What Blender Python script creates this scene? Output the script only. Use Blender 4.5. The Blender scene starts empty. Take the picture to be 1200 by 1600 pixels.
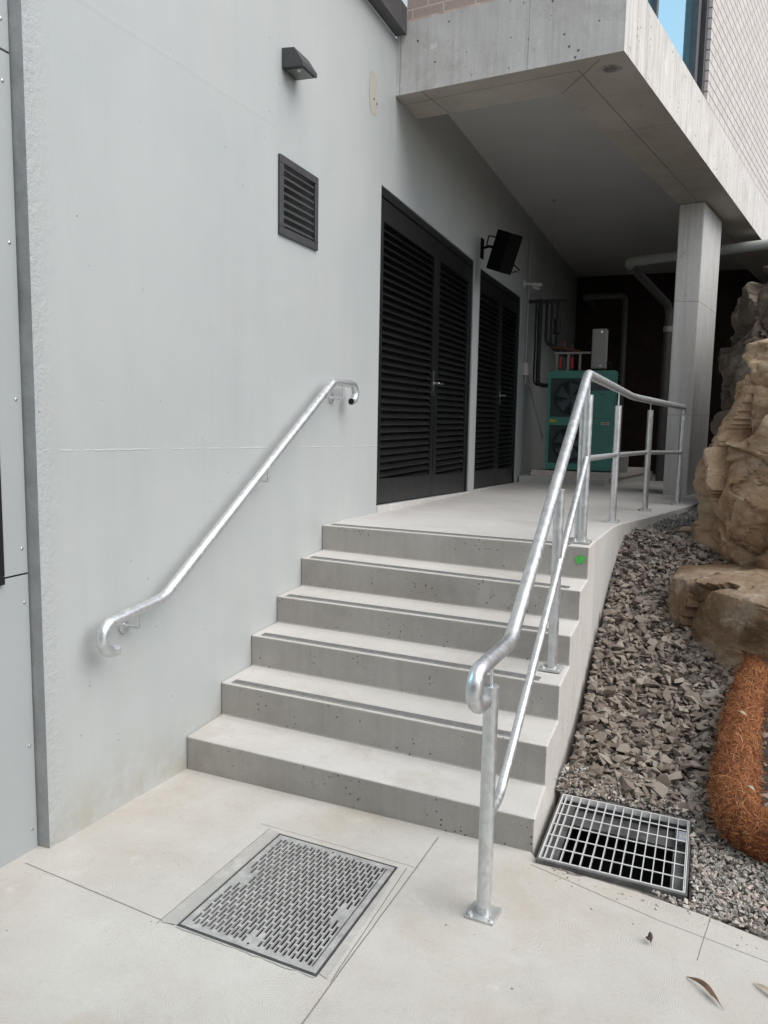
import bpy, math, random
import numpy as np
import bmesh
from mathutils import Vector, Matrix, Quaternion, noise as mn
random.seed(7); rng = np.random.default_rng(7)
C = bpy.context.scene.collection
sc = bpy.context.scene

# ------------------------------------------------------------------ camera
cam = bpy.data.cameras.new('camera'); co = bpy.data.objects.new('camera', cam); C.objects.link(co)
cam.sensor_fit = 'VERTICAL'; cam.sensor_height = 36.0; cam.sensor_width = 27.0
cam.lens = 1235.306 / 1600 * 36; cam.clip_end = 500; cam.clip_start = 0.05
rt = Vector((0.931702, 0.362780, 0.017945)); up = Vector((-0.059616, 0.104000, 0.992789)); fw = Vector((-0.358298, 0.926053, -0.118524))
co.matrix_world = Matrix(((rt.x, up.x, -fw.x, 2.1543), (rt.y, up.y, -fw.y, -3.02488), (rt.z, up.z, -fw.z, 1.64362), (0, 0, 0, 1)))
sc.camera = co
# ------------------------------------------------------------------ world, sun, exposure
SUN_EL, SUN_AZ = math.radians(50), math.radians(103)      # azimuth measured from +Y towards +X
w = bpy.data.worlds.new('World'); sc.world = w; w.use_nodes = True
wn = w.node_tree; wn.nodes.clear()
sky = wn.nodes.new('ShaderNodeTexSky'); sky.sky_type = 'NISHITA'; sky.sun_disc = False
sky.sun_elevation = SUN_EL; sky.sun_rotation = SUN_AZ
hs = wn.nodes.new('ShaderNodeHueSaturation'); hs.inputs['Saturation'].default_value = 0.30
bg = wn.nodes.new('ShaderNodeBackground'); bg.inputs['Strength'].default_value = 0.15
wo = wn.nodes.new('ShaderNodeOutputWorld')
wn.links.new(sky.outputs[0], hs.inputs['Color']); wn.links.new(hs.outputs[0], bg.inputs['Color']); wn.links.new(bg.outputs[0], wo.inputs[0])
sl = bpy.data.lights.new('sun', 'SUN'); sl.energy = 2.0; sl.angle = math.radians(60); sl.color = (1.0, 0.965, 0.92)
so = bpy.data.objects.new('sun', sl); C.objects.link(so)
sd = Vector((math.sin(SUN_AZ) * math.cos(SUN_EL), math.cos(SUN_AZ) * math.cos(SUN_EL), math.sin(SUN_EL)))
so.rotation_euler = sd.to_track_quat('Z', 'Y').to_euler()
sc.view_settings.view_transform = 'Standard'; sc.view_settings.look = 'None'
sc.view_settings.gamma = 1.0; sc.view_settings.exposure = 0.53
sc.render.resolution_x = 768; sc.render.resolution_y = 1024

# ------------------------------------------------------------------ mesh helpers
class MB:
    def __init__(s): s.v = []; s.f = []; s.mi = []; s.m = 0
    def add(s, vs, fs):
        o = len(s.v); s.v += [tuple(v) for v in vs]; s.f += [tuple(i + o for i in f) for f in fs]; s.mi += [s.m] * len(fs); return s
    def hexa(s, b, t):           # bottom 4, top 4 (same winding, ccw from above)
        return s.add(list(b) + list(t), [(3, 2, 1, 0), (4, 5, 6, 7), (0, 1, 5, 4), (1, 2, 6, 5), (2, 3, 7, 6), (3, 0, 4, 7)])
    def box(s, a, b):
        x0, y0, z0 = a; x1, y1, z1 = b
        return s.hexa([(x0, y0, z0), (x1, y0, z0), (x1, y1, z0), (x0, y1, z0)], [(x0, y0, z1), (x1, y0, z1), (x1, y1, z1), (x0, y1, z1)])
    def obox(s, c, size, R=None):
        R = R or Matrix.Identity(3); h = [q / 2 for q in size]; c = Vector(c)
        P = lambda x, y, z: tuple(c + R @ Vector((x * h[0], y * h[1], z * h[2])))
        return s.hexa([P(-1, -1, -1), P(1, -1, -1), P(1, 1, -1), P(-1, 1, -1)], [P(-1, -1, 1), P(1, -1, 1), P(1, 1, 1), P(-1, 1, 1)])
    def prism(s, poly, z0, z1):  # poly xy ccw; z may be functions
        f0 = z0 if callable(z0) else (lambda x, y: z0); f1 = z1 if callable(z1) else (lambda x, y: z1)
        n = len(poly)
        vs = [(x, y, f0(x, y)) for x, y in poly] + [(x, y, f1(x, y)) for x, y in poly]
        return s.add(vs, [tuple(range(n - 1, -1, -1)), tuple(range(n, 2 * n))] + [(i, (i + 1) % n, n + (i + 1) % n, n + i) for i in range(n)])
    def tube(s, path, r, n=12, caps=True):
        path = [Vector(p) for p in path]; m = len(path)
        rs = r if isinstance(r, (list, tuple)) else [r] * m
        T = []
        for i in range(m):
            a = path[max(i - 1, 0)]; b = path[min(i + 1, m - 1)]; T.append((b - a).normalized())
        u = T[0].orthogonal().normalized(); vs = []
        for i in range(m):
            if i: u = (T[i - 1].rotation_difference(T[i])) @ u
            u = (u - T[i] * u.dot(T[i])).normalized(); v = T[i].cross(u)
            for k in range(n):
                a = 2 * math.pi * k / n; vs.append(tuple(path[i] + (u * math.cos(a) + v * math.sin(a)) * rs[i]))
        fs = [(i * n + k, i * n + (k + 1) % n, (i + 1) * n + (k + 1) % n, (i + 1) * n + k) for i in range(m - 1) for k in range(n)]
        if caps: fs += [tuple(range(n - 1, -1, -1)), tuple(range((m - 1) * n, m * n))]
        return s.add(vs, fs)
    def cyl(s, a, b, r, n=20, r2=None): return s.tube([a, b], [r, r2 if r2 is not None else r], n)
    def disc_ring(s): pass
    def build(s, name, mat, parent=None, smooth=0, bevel=0, bseg=2):
        me = bpy.data.meshes.new(name); me.from_pydata(s.v, [], s.f); me.update()
        mats = mat if isinstance(mat, (list, tuple)) else [mat]
        for m in mats: me.materials.append(m)
        if len(mats) > 1: me.polygons.foreach_set('material_index', s.mi)
        if smooth:
            me.shade_smooth(); me.set_sharp_from_angle(angle=math.radians(smooth))
        o = bpy.data.objects.new(name, me); C.objects.link(o)
        if bevel:
            b = o.modifiers.new('bevel', 'BEVEL'); b.width = bevel; b.segments = bseg; b.limit_method = 'ANGLE'; b.angle_limit = math.radians(40)
            b.harden_normals = False
        if parent is not None:
            o.parent = parent; o.matrix_parent_inverse = parent.matrix_basis.inverted()
        return o

def mesh_np(name, V, F, mat, parent=None, smooth=False):
    me = bpy.data.meshes.new(name); F = np.asarray(F, np.int32); V = np.asarray(V, np.float32)
    k = F.shape[1]
    me.vertices.add(len(V)); me.vertices.foreach_set('co', V.ravel())
    me.loops.add(F.size); me.loops.foreach_set('vertex_index', F.ravel())
    me.polygons.add(len(F)); me.polygons.foreach_set('loop_start', np.arange(0, F.size, k, dtype=np.int32))
    me.update(calc_edges=True); me.validate(); me.shade_flat()
    me.materials.append(mat)
    if smooth: me.shade_smooth()
    o = bpy.data.objects.new(name, me); C.objects.link(o)
    if parent is not None: o.parent = parent; o.matrix_parent_inverse = parent.matrix_basis.inverted()
    return o

def tag(o, label, cat, group=None, kind=None):
    if label: o['label'] = label
    if cat: o['category'] = cat
    if group: o['group'] = group
    if kind: o['kind'] = kind
    return o
def struct(o, kind='structure'): o['kind'] = kind; return o
def thing(name, loc, label, cat, group=None):
    e = bpy.data.objects.new(name, None); C.objects.link(e); e.location = loc; e.empty_display_size = 0.1
    return tag(e, label, cat, group)

def fillet(pts, r, seg=7):
    pts = [Vector(p) for p in pts]; out = [pts[0]]
    for i in range(1, len(pts) - 1):
        p = pts[i]; a = (pts[i - 1] - p); b = (pts[i + 1] - p); rr = min(r[i - 1] if isinstance(r, (list, tuple)) else r, a.length * .5, b.length * .5)
        A = p + a.normalized() * rr; B = p + b.normalized() * rr
        for k in range(seg + 1):
            t = k / seg; out.append(A * (1 - t) ** 2 + p * 2 * t * (1 - t) + B * t * t)
    out.append(pts[-1]); return out

# ------------------------------------------------------------------ node helpers
class NT:
    def __init__(s, name):
        s.m = bpy.data.materials.new(name); s.m.use_nodes = True; s.t = s.m.node_tree; s.t.nodes.clear()
        s.out = s.t.nodes.new('ShaderNodeOutputMaterial'); s.b = s.t.nodes.new('ShaderNodeBsdfPrincipled')
        s.t.links.new(s.b.outputs[0], s.out.inputs[0])
        s.tc = s.t.nodes.new('ShaderNodeTexCoord'); s.co = s.tc.outputs['Object']; s.h = None
    def new(s, t): return s.t.nodes.new(t)
    def set(s, sock, v):
        if isinstance(v, bpy.types.NodeSocket): s.t.links.new(v, sock)
        elif isinstance(v, (tuple, list)) and len(v) == 3 and sock.type == 'RGBA': sock.default_value = (*v, 1)
        else: sock.default_value = v
    def math(s, op, a, b=0.0, c=0.0, clamp=False):
        n = s.new('ShaderNodeMath'); n.operation = op; n.use_clamp = clamp
        s.set(n.inputs[0], a); s.set(n.inputs[1], b); s.set(n.inputs[2], c); return n.outputs[0]
    def map(s, v=None, loc=(0, 0, 0), rot=(0, 0, 0), scale=(1, 1, 1)):
        n = s.new('ShaderNodeMapping'); s.set(n.inputs[0], v or s.co); n.inputs[1].default_value = loc; n.inputs[2].default_value = rot; n.inputs[3].default_value = scale; return n.outputs[0]
    def noise(s, scale, detail=4, rough=.55, v=None, dist=0.0):
        n = s.new('ShaderNodeTexNoise'); s.set(n.inputs['Vector'], v or s.co); n.inputs['Scale'].default_value = scale
        n.inputs['Detail'].default_value = detail; n.inputs['Roughness'].default_value = rough; n.inputs['Distortion'].default_value = dist; return n.outputs['Fac']
    def voro(s, scale, v=None, feat='F1', rnd=1.0, out='Distance'):
        n = s.new('ShaderNodeTexVoronoi'); n.feature = feat; s.set(n.inputs['Vector'], v or s.co); n.inputs['Scale'].default_value = scale; n.inputs['Randomness'].default_value = rnd; return n.outputs[out]
    def ramp(s, f, stops):
        n = s.new('ShaderNodeValToRGB'); s.set(n.inputs[0], f); e = n.color_ramp.elements
        while len(e) < len(stops): e.new(.5)
        for q, (p, c) in zip(e, stops): q.position = p; q.color = (c, c, c, 1) if isinstance(c, (int, float)) else (*c, 1)
        return n.outputs[0]
    def smooth(s, f, a, b):  # map range clamped
        n = s.new('ShaderNodeMapRange'); s.set(n.inputs[0], f); n.inputs[1].default_value = a; n.inputs[2].default_value = b; return n.outputs[0]
    def mix(s, f, a, b, mode='MIX'):
        n = s.new('ShaderNodeMix'); n.data_type = 'RGBA'; n.blend_type = mode; s.set(n.inputs[0], f); s.set(n.inputs[6], a); s.set(n.inputs[7], b); return n.outputs[2]
    def sep(s, v=None):
        n = s.new('ShaderNodeSeparateXYZ'); s.set(n.inputs[0], v or s.co); return n.outputs
    def comb(s, x, y, z):
        n = s.new('ShaderNodeCombineXYZ'); s.set(n.inputs[0], x); s.set(n.inputs[1], y); s.set(n.inputs[2], z); return n.outputs[0]
    def bump(s, h, strength=.3, dist=.01):
        n = s.new('ShaderNodeBump'); s.set(n.inputs['Height'], h); n.inputs['Strength'].default_value = strength; n.inputs['Distance'].default_value = dist
        if s.h is not None: s.t.links.new(s.h, n.inputs['Normal'])
        s.h = n.outputs[0]
    def seg(s, p0, p1, w, wob=0.0, wscale=6, axes=(0, 1)):   # 1 on a line segment (world coordinates on two axes)
        o = s.sep(); X, Y = o[axes[0]], o[axes[1]]
        dx, dy = p1[0] - p0[0], p1[1] - p0[1]; L = math.hypot(dx, dy); dx /= L; dy /= L
        ax = s.math('SUBTRACT', X, p0[0]); ay = s.math('SUBTRACT', Y, p0[1])
        t = s.math('ADD', s.math('MULTIPLY', ax, dx), s.math('MULTIPLY', ay, dy))
        d = s.math('SUBTRACT', s.math('MULTIPLY', ax, -dy), s.math('MULTIPLY', ay, -dx))
        if wob: d = s.math('ADD', d, s.math('MULTIPLY', s.math('SUBTRACT', s.noise(wscale, 3), .5), wob))
        a = s.smooth(s.math('ABSOLUTE', d), w, w * .35)
        return s.math('MULTIPLY', a, s.math('MULTIPLY', s.math('GREATER_THAN', t, 0.0), s.math('LESS_THAN', t, L)))
    def done(s, col, rough=.8, metal=0.0, **kw):
        s.set(s.b.inputs['Base Color'], col); s.set(s.b.inputs['Roughness'], rough); s.set(s.b.inputs['Metallic'], metal)
        for k, v in kw.items(): s.set(s.b.inputs[k.replace('_', ' ')], v)
        if s.h is not None: s.t.links.new(s.h, s.b.inputs['Normal'])
        return s.m

def concrete(name, ca, cb, stain=None, pits=.5, pitscale=45, swirl=0.0, streak=0.0, segs=(), seg_col=(.12, .11, .10), stainscale=1.6, bumpk=1.0, rough=.85, fine=1.0, grime=.6, shift=(0,0,0)):
    n = NT(name); v = n.map(loc=shift)
    col = n.mix(n.smooth(n.noise(2.2, 6, .62, v), .3, .7), ca, cb)
    if stain:
        col = n.mix(n.math('MULTIPLY', n.smooth(n.noise(stainscale, 7, .7, v, .4), .52, .72), .75), col, stain)
    g = n.noise(160, 3, .6, v)
    col = n.mix(n.math('MULTIPLY', n.smooth(g, .35, .75), .16 * fine), col, (.12, .115, .11))
    sp = n.noise(34, 5, .7, v)
    col = n.mix(n.math('MULTIPLY', n.smooth(sp, .56, .74), .20 * fine), col, (.30, .28, .25))
    gm_ = n.math('MULTIPLY', n.smooth(n.noise(13, 6, .75, n.map(v, loc=(20, 3, 6))), .62, .70), .38 * grime); col = n.mix(gm_, col, (.17, .155, .135))
    lt_ = n.math('MULTIPLY', n.smooth(n.noise(7, 6, .75, n.map(v, loc=(2, 33, 6))), .60, .70), .5 * grime); col = n.mix(lt_, col, tuple(min(1, c * 1.25) for c in cb))
    hgt = n.math('ADD', n.math('MULTIPLY', n.noise(9, 6, .6, v), .8), n.math('MULTIPLY', g, .25))
    n.bump(hgt, .35 * bumpk, .008)
    if streak:
        sv = n.map(v, scale=(22, 22, .9)); s_ = n.noise(1.0, 5, .65, sv)
        col = n.mix(n.math('MULTIPLY', n.smooth(s_, .45, .75), streak), col, (.20, .19, .175)); n.bump(s_, .5, .006)
    if swirl:
        vd = n.voro(3.3, n.map(v, scale=(1, 1, .01)), rnd=1.0)
        wv = n.math('SINE', n.math('MULTIPLY', n.math('ADD', vd, n.math('MULTIPLY', n.noise(5, 3, .6, v), .30)), 300.0))
        wv = n.math('MULTIPLY', wv, n.smooth(n.noise(2.7, 3, .6, v), .42, .66))
        n.bump(wv, swirl, .0012)
        col = n.mix(n.math('MULTIPLY', n.smooth(wv, .3, 1.0), .04), col, (.2, .19, .18))
    if pits:
        pv = n.voro(pitscale, v); big = n.smooth(n.noise(5.5, 3, .6, v), .42, .60)
        thr = n.math('MULTIPLY', big, .15 * pits + .06)
        pit = n.smooth(n.math('SUBTRACT', pv, thr), .03, -.02)
        rnd_ = n.voro(pitscale, v, out='Color'); pick = n.math('GREATER_THAN', n.sep(rnd_)[0], 1.0 - .42 * pits)
        pit = n.math('MULTIPLY', n.math('MULTIPLY', pit, pick), n.math('GREATER_THAN', big, .05))
        col = n.mix(n.math('MULTIPLY', pit, .8), col, (.07, .065, .06)); n.bump(n.math('SUBTRACT', 1.0, pit), .8, .004)
    for (p0, p1, ww, ax) in segs:
        sg = n.seg(p0, p1, ww, .006, 8, ax)
        col = n.mix(n.math('MULTIPLY', sg, .85), col, seg_col); n.bump(n.math('SUBTRACT', 1.0, sg), .8, .004)
    return n.done(col, rough, Specular_IOR_Level=.35)

def plain(name, col, rough=.5, metal=0.0, var=.12, vscale=8, bump=0.0, bscale=60, **kw):
    n = NT(name); f = n.noise(vscale, 5, .65)
    dk = tuple(c * (1 - var * 2) for c in col); lt = tuple(min(1, c * (1 + var)) for c in col)
    cc = n.mix(n.smooth(f, .3, .7), dk, lt)
    if bump: n.bump(n.noise(bscale, 4, .6), bump, .003)
    r = n.math('ADD', rough - .08, n.math('MULTIPLY', n.noise(14, 3), .16), clamp=True)
    return n.done(cc, r, metal, **kw)

# ------------------------------------------------------------------ materials
M = {}
def painted_wall():
    n = NT('painted_wall_paint')
    col = n.mix(n.smooth(n.noise(.9, 5, .6), .3, .7), (.400, .430, .430), (.455, .472, .468))
    rl = n.noise(1.0, 5, .7, n.map(scale=(1, 5.5, .7))); col = n.mix(n.math('MULTIPLY', n.smooth(rl, .45, .7), .28), col, (.47, .49, .485))
    sc1 = n.math('MULTIPLY', n.smooth(n.noise(6, 7, .8, n.map(loc=(3, 3, 8), scale=(1, .5, 1))), .66, .74), .25); col = n.mix(sc1, col, (.34, .34, .33))
    sv = n.map(scale=(3, 3, .35)); col = n.mix(n.math('MULTIPLY', n.smooth(n.noise(1.2, 6, .7, sv), .5, .8), .30), col, (.36, .38, .38))
    # formwork joint line, left-hand side and stains at the foot
    ln = n.seg((-.86, 1.505), (2.39, 1.435), .0045, .006, 9, (1, 2)); brk = n.smooth(n.noise(5, 5, .75), .44, .60)
    ln = n.math('MULTIPLY', ln, brk)
    col = n.mix(n.math('MULTIPLY', ln, .7), col, (.60, .61, .60))
    dg = n.seg((-.62, 3.12), (.85, 3.17), .014, .03, 3, (1, 2)); col = n.mix(n.math('MULTIPLY', dg, .08), col, (.36, .36, .36))
    z = n.sep()[2]
    ft = n.math('MULTIPLY', n.smooth(z, .34, -.04), n.smooth(n.noise(5, 6, .75), .42, .62))
    col = n.mix(n.math('MULTIPLY', ft, .7), col, (.36, .33, .25))
    tn = n.math('MULTIPLY', n.smooth(n.noise(1.4, 4, .6, n.map(loc=(3, 1, 7))), .55, .75), .28); col = n.mix(tn, col, (.445, .435, .415))
    # pock marks under paint
    pv = n.voro(19); rc = n.sep(n.voro(19, out='Color'))[1]
    pk = n.math('MULTIPLY', n.smooth(pv, .10, .05), n.math('GREATER_THAN', rc, .90))
    col = n.mix(n.math('MULTIPLY', pk, .45), col, (.27, .28, .28))
    n.bump(n.noise(1.8, 4, .55), .18, .02); n.bump(n.noise(140, 3, .6), .20, .0012); n.bump(n.noise(9, 6, .7), .16, .004)
    n.bump(ln, .7, .004); n.bump(dg, .15, .003); n.bump(n.math('SUBTRACT', 1.0, pk), .7, .004)
    ey = n.smooth(n.sep()[1], -.74, -.87); n.bump(n.math('MULTIPLY', ey, n.noise(30, 5, .7)), .9, .012)
    return n.done(col, n.math('ADD', .38, n.math('MULTIPLY', n.noise(6, 4), .25)), Specular_IOR_Level=.45)
M['wall'] = painted_wall()
M['wall_edge'] = plain('grey_coated_edge', (.30, .315, .32), .6, 0, .1, 9, .8, 28)
M['patch'] = concrete('bare_wall_patch', (.46, .435, .385), (.36, .34, .30), pits=.6, pitscale=30)
M['panel'] = plain('fibre_cement_panel', (.37, .395, .40), .42, 0, .02, 2, .05, 200)
M['pave'] = concrete('trowelled_pavement', (.485, .46, .42), (.56, .545, .51), stain=(.45, .395, .33), pits=.22, pitscale=30, swirl=.42, fine=.9, bumpk=.8,
    segs=[((.0, -.983), (.71, -1.076), .0035, (0, 1)), ((1.297, -.14), (1.271, -1.9), .003, (0, 1)), ((1.681, -.195), (2.136, -.378), .003, (0, 1)), ((2.136, -.378), (2.9, -.60), .0022, (0, 1)),
          ((2.305, -.29), (2.262, -.56), .0018, (0, 1)), ((.655, -.37), (.655, -1.09), .002, (0, 1)), ((1.262, -.42), (1.278, -1.12), .002, (0, 1)),
          ((.60, -.345), (1.30, -.405), .0016, (0, 1))], seg_col=(.24, .22, .20))
M['slurry'] = concrete('grey_mortar_band', (.34, .335, .32), (.49, .48, .455), stain=(.60, .58, .55), pits=.3, pitscale=60, stainscale=9)
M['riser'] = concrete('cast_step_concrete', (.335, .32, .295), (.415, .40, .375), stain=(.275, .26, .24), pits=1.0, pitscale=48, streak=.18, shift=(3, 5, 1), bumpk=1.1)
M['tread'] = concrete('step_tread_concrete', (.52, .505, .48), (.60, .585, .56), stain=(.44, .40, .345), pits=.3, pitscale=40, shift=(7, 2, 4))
M['landing'] = concrete('landing_concrete', (.50, .487, .468), (.58, .57, .55), stain=(.43, .41, .385), pits=.2, swirl=.3, shift=(1, 9, 2),
    segs=[((0.0, 3.9), (1.9, 3.55), .003, (0, 1))], seg_col=(.25, .24, .22))
M['side'] = concrete('stair_side_concrete', (.55, .53, .49), (.62, .60, .57), stain=(.50, .46, .41), pits=.7, pitscale=30, streak=.15, shift=(4, 4, 4))
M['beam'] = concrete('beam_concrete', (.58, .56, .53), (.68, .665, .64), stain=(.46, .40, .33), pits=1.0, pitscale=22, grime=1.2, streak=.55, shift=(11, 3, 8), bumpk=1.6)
def front_beam():
    return concrete('beam_front_concrete', (.50, .495, .485), (.60, .60, .59), stain=(.38, .365, .34), pits=1.0, pitscale=22, grime=1.2, streak=.28, shift=(5, 3, 8), bumpk=1.2,
        segs=[((.03, 3.9), (.035, 4.42), .0035, (0, 2)), ((.98, 3.9), (.985, 4.5), .0025, (0, 2))], seg_col=(.30, .29, .27))
M['beamfront'] = front_beam()
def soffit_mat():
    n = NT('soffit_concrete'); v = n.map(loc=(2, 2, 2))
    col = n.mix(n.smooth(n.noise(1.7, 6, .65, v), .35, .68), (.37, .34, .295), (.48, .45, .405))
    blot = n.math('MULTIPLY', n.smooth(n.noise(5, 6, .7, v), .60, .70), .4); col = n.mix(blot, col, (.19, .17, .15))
    o = n.sep()
    dx = n.math('DIVIDE', n.math('SUBTRACT', o[0], 1.505), .10); dy = n.math('DIVIDE', n.math('SUBTRACT', o[1], 2.66), .085)
    dd = n.math('ADD', n.math('ADD', n.math('MULTIPLY', dx, dx), n.math('MULTIPLY', dy, dy)), n.math('MULTIPLY', n.noise(26, 4, .7), 1.8))
    col = n.mix(n.math('MULTIPLY', n.smooth(dd, 1.6, .9), .8), col, (.055, .06, .085))
    for p0, p1 in [((0, 2.80), (1.30, 2.62)), ((1.30, 2.62), (2.62, 8.9)), ((.2, 2.6), (.28, 3.1)), ((1.3, 3.9), (2.2, 3.75)), ((1.55, 5.15), (2.5, 4.98)), ((1.14, 2.97), (1.45, 2.50)), ((1.8, 6.75), (2.8, 6.55))]:
        sg = n.seg(p0, p1, .006, .008, 6); col = n.mix(n.math('MULTIPLY', sg, .65), col, (.14, .125, .11)); n.bump(n.math('SUBTRACT', 1., sg), .7, .005)
    n.bump(n.noise(12, 6, .6, v), .4, .008); n.bump(n.noise(130, 3, .6, v), .3, .003)
    return n.done(col, .85)
M['soffit'] = soffit_mat()
M['column'] = concrete('column_concrete', (.60, .595, .575), (.70, .695, .68), stain=(.55, .53, .50), pits=.7, pitscale=26, streak=.3, shift=(9, 1, 1),
    segs=[((1.0, 1.72), (3.0, 1.74), .004, (0, 2)), ((1.0, 3.02), (3.0, 2.86), .004, (0, 2))], seg_col=(.33, .32, .30))
M['ceil'] = plain('white_ceiling_paint', (.60, .60, .59), .6, 0, .03, 2)
M['black'] = plain('black_door_paint', (.011, .011, .012), .36, 0, .15, 6)
M['blade'] = plain('black_louvre_paint', (.014, .014, .015), .34, 0, .2, 4)
M['void'] = plain('dark_interior', (.004, .004, .004), .9, 0, .1)
M['bronze'] = plain('dark_grey_powder_coat', (.055, .055, .060), .45, 0, .12, 12, .1, 200)
M['steelbeam'] = plain('dark_painted_steel', (.075, .075, .078), .5, 0, .12, 9, .15, 90)
M['lens'] = plain('lamp_lens', (.10, .11, .11), .12, 0, .1)
def galv():
    n = NT('galvanised_steel')
    c = n.voro(60, n.map(scale=(1, 1, .6)), out='Color'); k = n.sep(c)[0]
    col = n.mix(k, (.60, .62, .63), (.71, .73, .74))
    f = n.smooth(n.noise(24, 5, .7), .48, .62); col = n.mix(n.math('MULTIPLY', f, .4), col, (.82, .84, .84))
    sc_ = n.smooth(n.noise(9, 6, .75, n.map(loc=(4, 4, 2))), .66, .72); col = n.mix(n.math('MULTIPLY', sc_, .55), col, (.34, .32, .29))
    n.bump(n.noise(70, 3, .6), .14, .0015)
    r = n.math('ADD', .36, n.math('MULTIPLY', n.math('ADD', k, f), .07))
    return n.done(col, r, .82)
M['galv'] = galv()
M['galvflat'] = plain('worn_galvanised_plate', (.58, .585, .58), .45, .55, .14, 18, .2, 70)
M['galvb'] = plain('bright_galvanised_bar', (.78, .79, .79), .42, .35, .06, 30)
M['cast'] = plain('cast_metal_cover', (.50, .50, .49), .55, .3, .16, 22, .35, 90)
M['alu'] = plain('aluminium_nosing', (.52, .52, .51), .42, .7, .08, 20)
M['insert'] = plain('dark_nosing_insert', (.17, .17, .168), .75, 0, .15, 40, .4, 260)
M['plastic'] = plain('black_plastic', (.035, .035, .036), .55, 0, .3, 9)
M['pitgrey'] = plain('dusty_pit_plastic', (.13, .13, .128), .75, 0, .35, 9)
M['teal'] = plain('teal_enamel', (.085, .30, .245), .38, 0, .05, 3)
M['tealdark'] = plain('fan_recess', (.035, .060, .058), .5, 0, .1)
M['fan'] = plain('fan_plastic', (.07, .085, .10), .4, 0, .1)
M['wire'] = plain('grille_wire', (.12, .20, .19), .4, .3, .1)
M['white'] = plain('white_plastic', (.62, .61, .58), .5, 0, .05)
M['chan'] = plain('cream_channel', (.60, .55, .52), .55, 0, .06)
M['grey'] = plain('grey_enamel', (.36, .36, .34), .5, 0, .06)
M['pvc'] = plain('grey_pvc', (.42, .43, .40), .45, 0, .07)
M['pvcd'] = plain('shade_dimmed_pvc', (.10, .105, .10), .5, 0, .1)  # darker copy of the pipe grey, undercroft shade put into the colour
M['lag'] = plain('black_pipe_lagging', (.018, .018, .018), .6, 0, .2)
M['copper'] = plain('copper', (.26, .10, .06), .5, .6, .2)
M['red'] = plain('red_paint', (.50, .03, .03), .5, 0, .1)
M['yellow'] = plain('yellow_label', (.65, .50, .03), .5, 0, .1)
M['chrome'] = plain('satin_chrome', (.70, .70, .69), .28, 1.0, .05)
M['green'] = plain('green_spray_paint', (.09, .52, .10), .7, 0, .15, 30)
M['speaker'] = plain('black_speaker_shell', (.0035, .0035, .0045), .8, 0, .15, 8, .1, 300, Specular_IOR_Level=.1)
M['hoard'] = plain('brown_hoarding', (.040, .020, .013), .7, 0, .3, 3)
M['bed'] = plain('gravel_bed_dust', (.22, .20, .18), .95, 0, .3, 30, 1.0, 90)
M['soil'] = plain('dark_soil', (.06, .045, .035), .95, 0, .3, 14, .8, 40)
M['tagm'] = plain('stamped_tag', (.46, .49, .55), .4, .5, .08, 30)
def rock(name, base=1.0, dark=False, k=1.0):
    n = NT(name); v = n.map(loc=(1, 4, 2)); z = n.map(v, rot=(.25, .2, 0), scale=(1, 1, 1.35))
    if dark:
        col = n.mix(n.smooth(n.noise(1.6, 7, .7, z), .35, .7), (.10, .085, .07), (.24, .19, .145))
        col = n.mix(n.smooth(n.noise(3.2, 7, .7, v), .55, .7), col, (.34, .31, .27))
    else:
        st = n.noise(1.9, 7, .66, z, .6)
        col = n.ramp(st, [(p_, tuple(c * k for c in q_)) for p_, q_ in [(.28, (.17, .105, .06)), (.42, (.31, .205, .125)), (.52, (.43, .31, .205)), (.62, (.50, .395, .28)), (.75, (.58, .50, .39))]])
        col = n.mix(n.math('MULTIPLY', n.smooth(n.noise(2.2, 6, .7, n.map(v, loc=(5, 0, 0))), .54, .68), .55), col, (.46, .42, .36))
        col = n.mix(n.math('MULTIPLY', n.smooth(n.noise(7, 6, .75, v), .56, .72), .6), col, (.10, .065, .04))
        col = n.mix(n.math('MULTIPLY', n.smooth(n.noise(11, 5, .7, n.map(v, loc=(9, 9, 0))), .58, .74), .4), col, (.55, .47, .36))
    col = n.mix(n.math('MULTIPLY', n.smooth(n.noise(140, 3, .7, v), .45, .8), .4), col, (.08, .05, .03))
    n.bump(n.noise(3.5, 8, .68, z), .75, .06); n.bump(n.noise(24, 6, .7, v), .7, .014); n.bump(n.noise(170, 3, .6, v), .5, .003)
    cr = n.smooth(n.voro(2.1, n.map(z, scale=(1, 1, .7)), feat='DISTANCE_TO_EDGE'), .0, .035); 
    col = n.mix(n.math('MULTIPLY', n.math('SUBTRACT', 1.0, cr), .0), col, (.05, .03, .02))
    return n.done(col, .9, Specular_IOR_Level=.25)
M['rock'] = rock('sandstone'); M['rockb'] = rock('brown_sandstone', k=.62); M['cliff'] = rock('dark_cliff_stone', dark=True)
def stones(name, stops):
    n = NT(name); g = n.new('ShaderNodeNewGeometry'); r = g.outputs['Random Per Island']
    col = n.ramp(r, stops)
    col = n.mix(n.math('MULTIPLY', n.smooth(n.noise(38, 5, .7), .4, .75), .4), col, (.13, .115, .105))
    col = n.mix(n.math('MULTIPLY', n.smooth(n.noise(18, 4, .7), .58, .7), .35), col, (.42, .39, .35))
    n.bump(n.noise(70, 5, .65), .5, .004)
    return n.done(col, .88, Specular_IOR_Level=.3)
M['stone'] = stones('crushed_rock', [(0, (.15, .12, .10)), (.3, (.205, .170, .142)), (.55, (.245, .208, .172)), (.78, (.28, .243, .205)), (.93, (.33, .295, .245)), (1, (.24, .225, .20))])
M['pebble'] = stones('small_gravel', [(0, (.26, .25, .235)), (.35, (.42, .40, .365)), (.6, (.54, .51, .455)), (.8, (.56, .46, .40)), (.92, (.66, .62, .54)), (1, (.34, .35, .35))])
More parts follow.
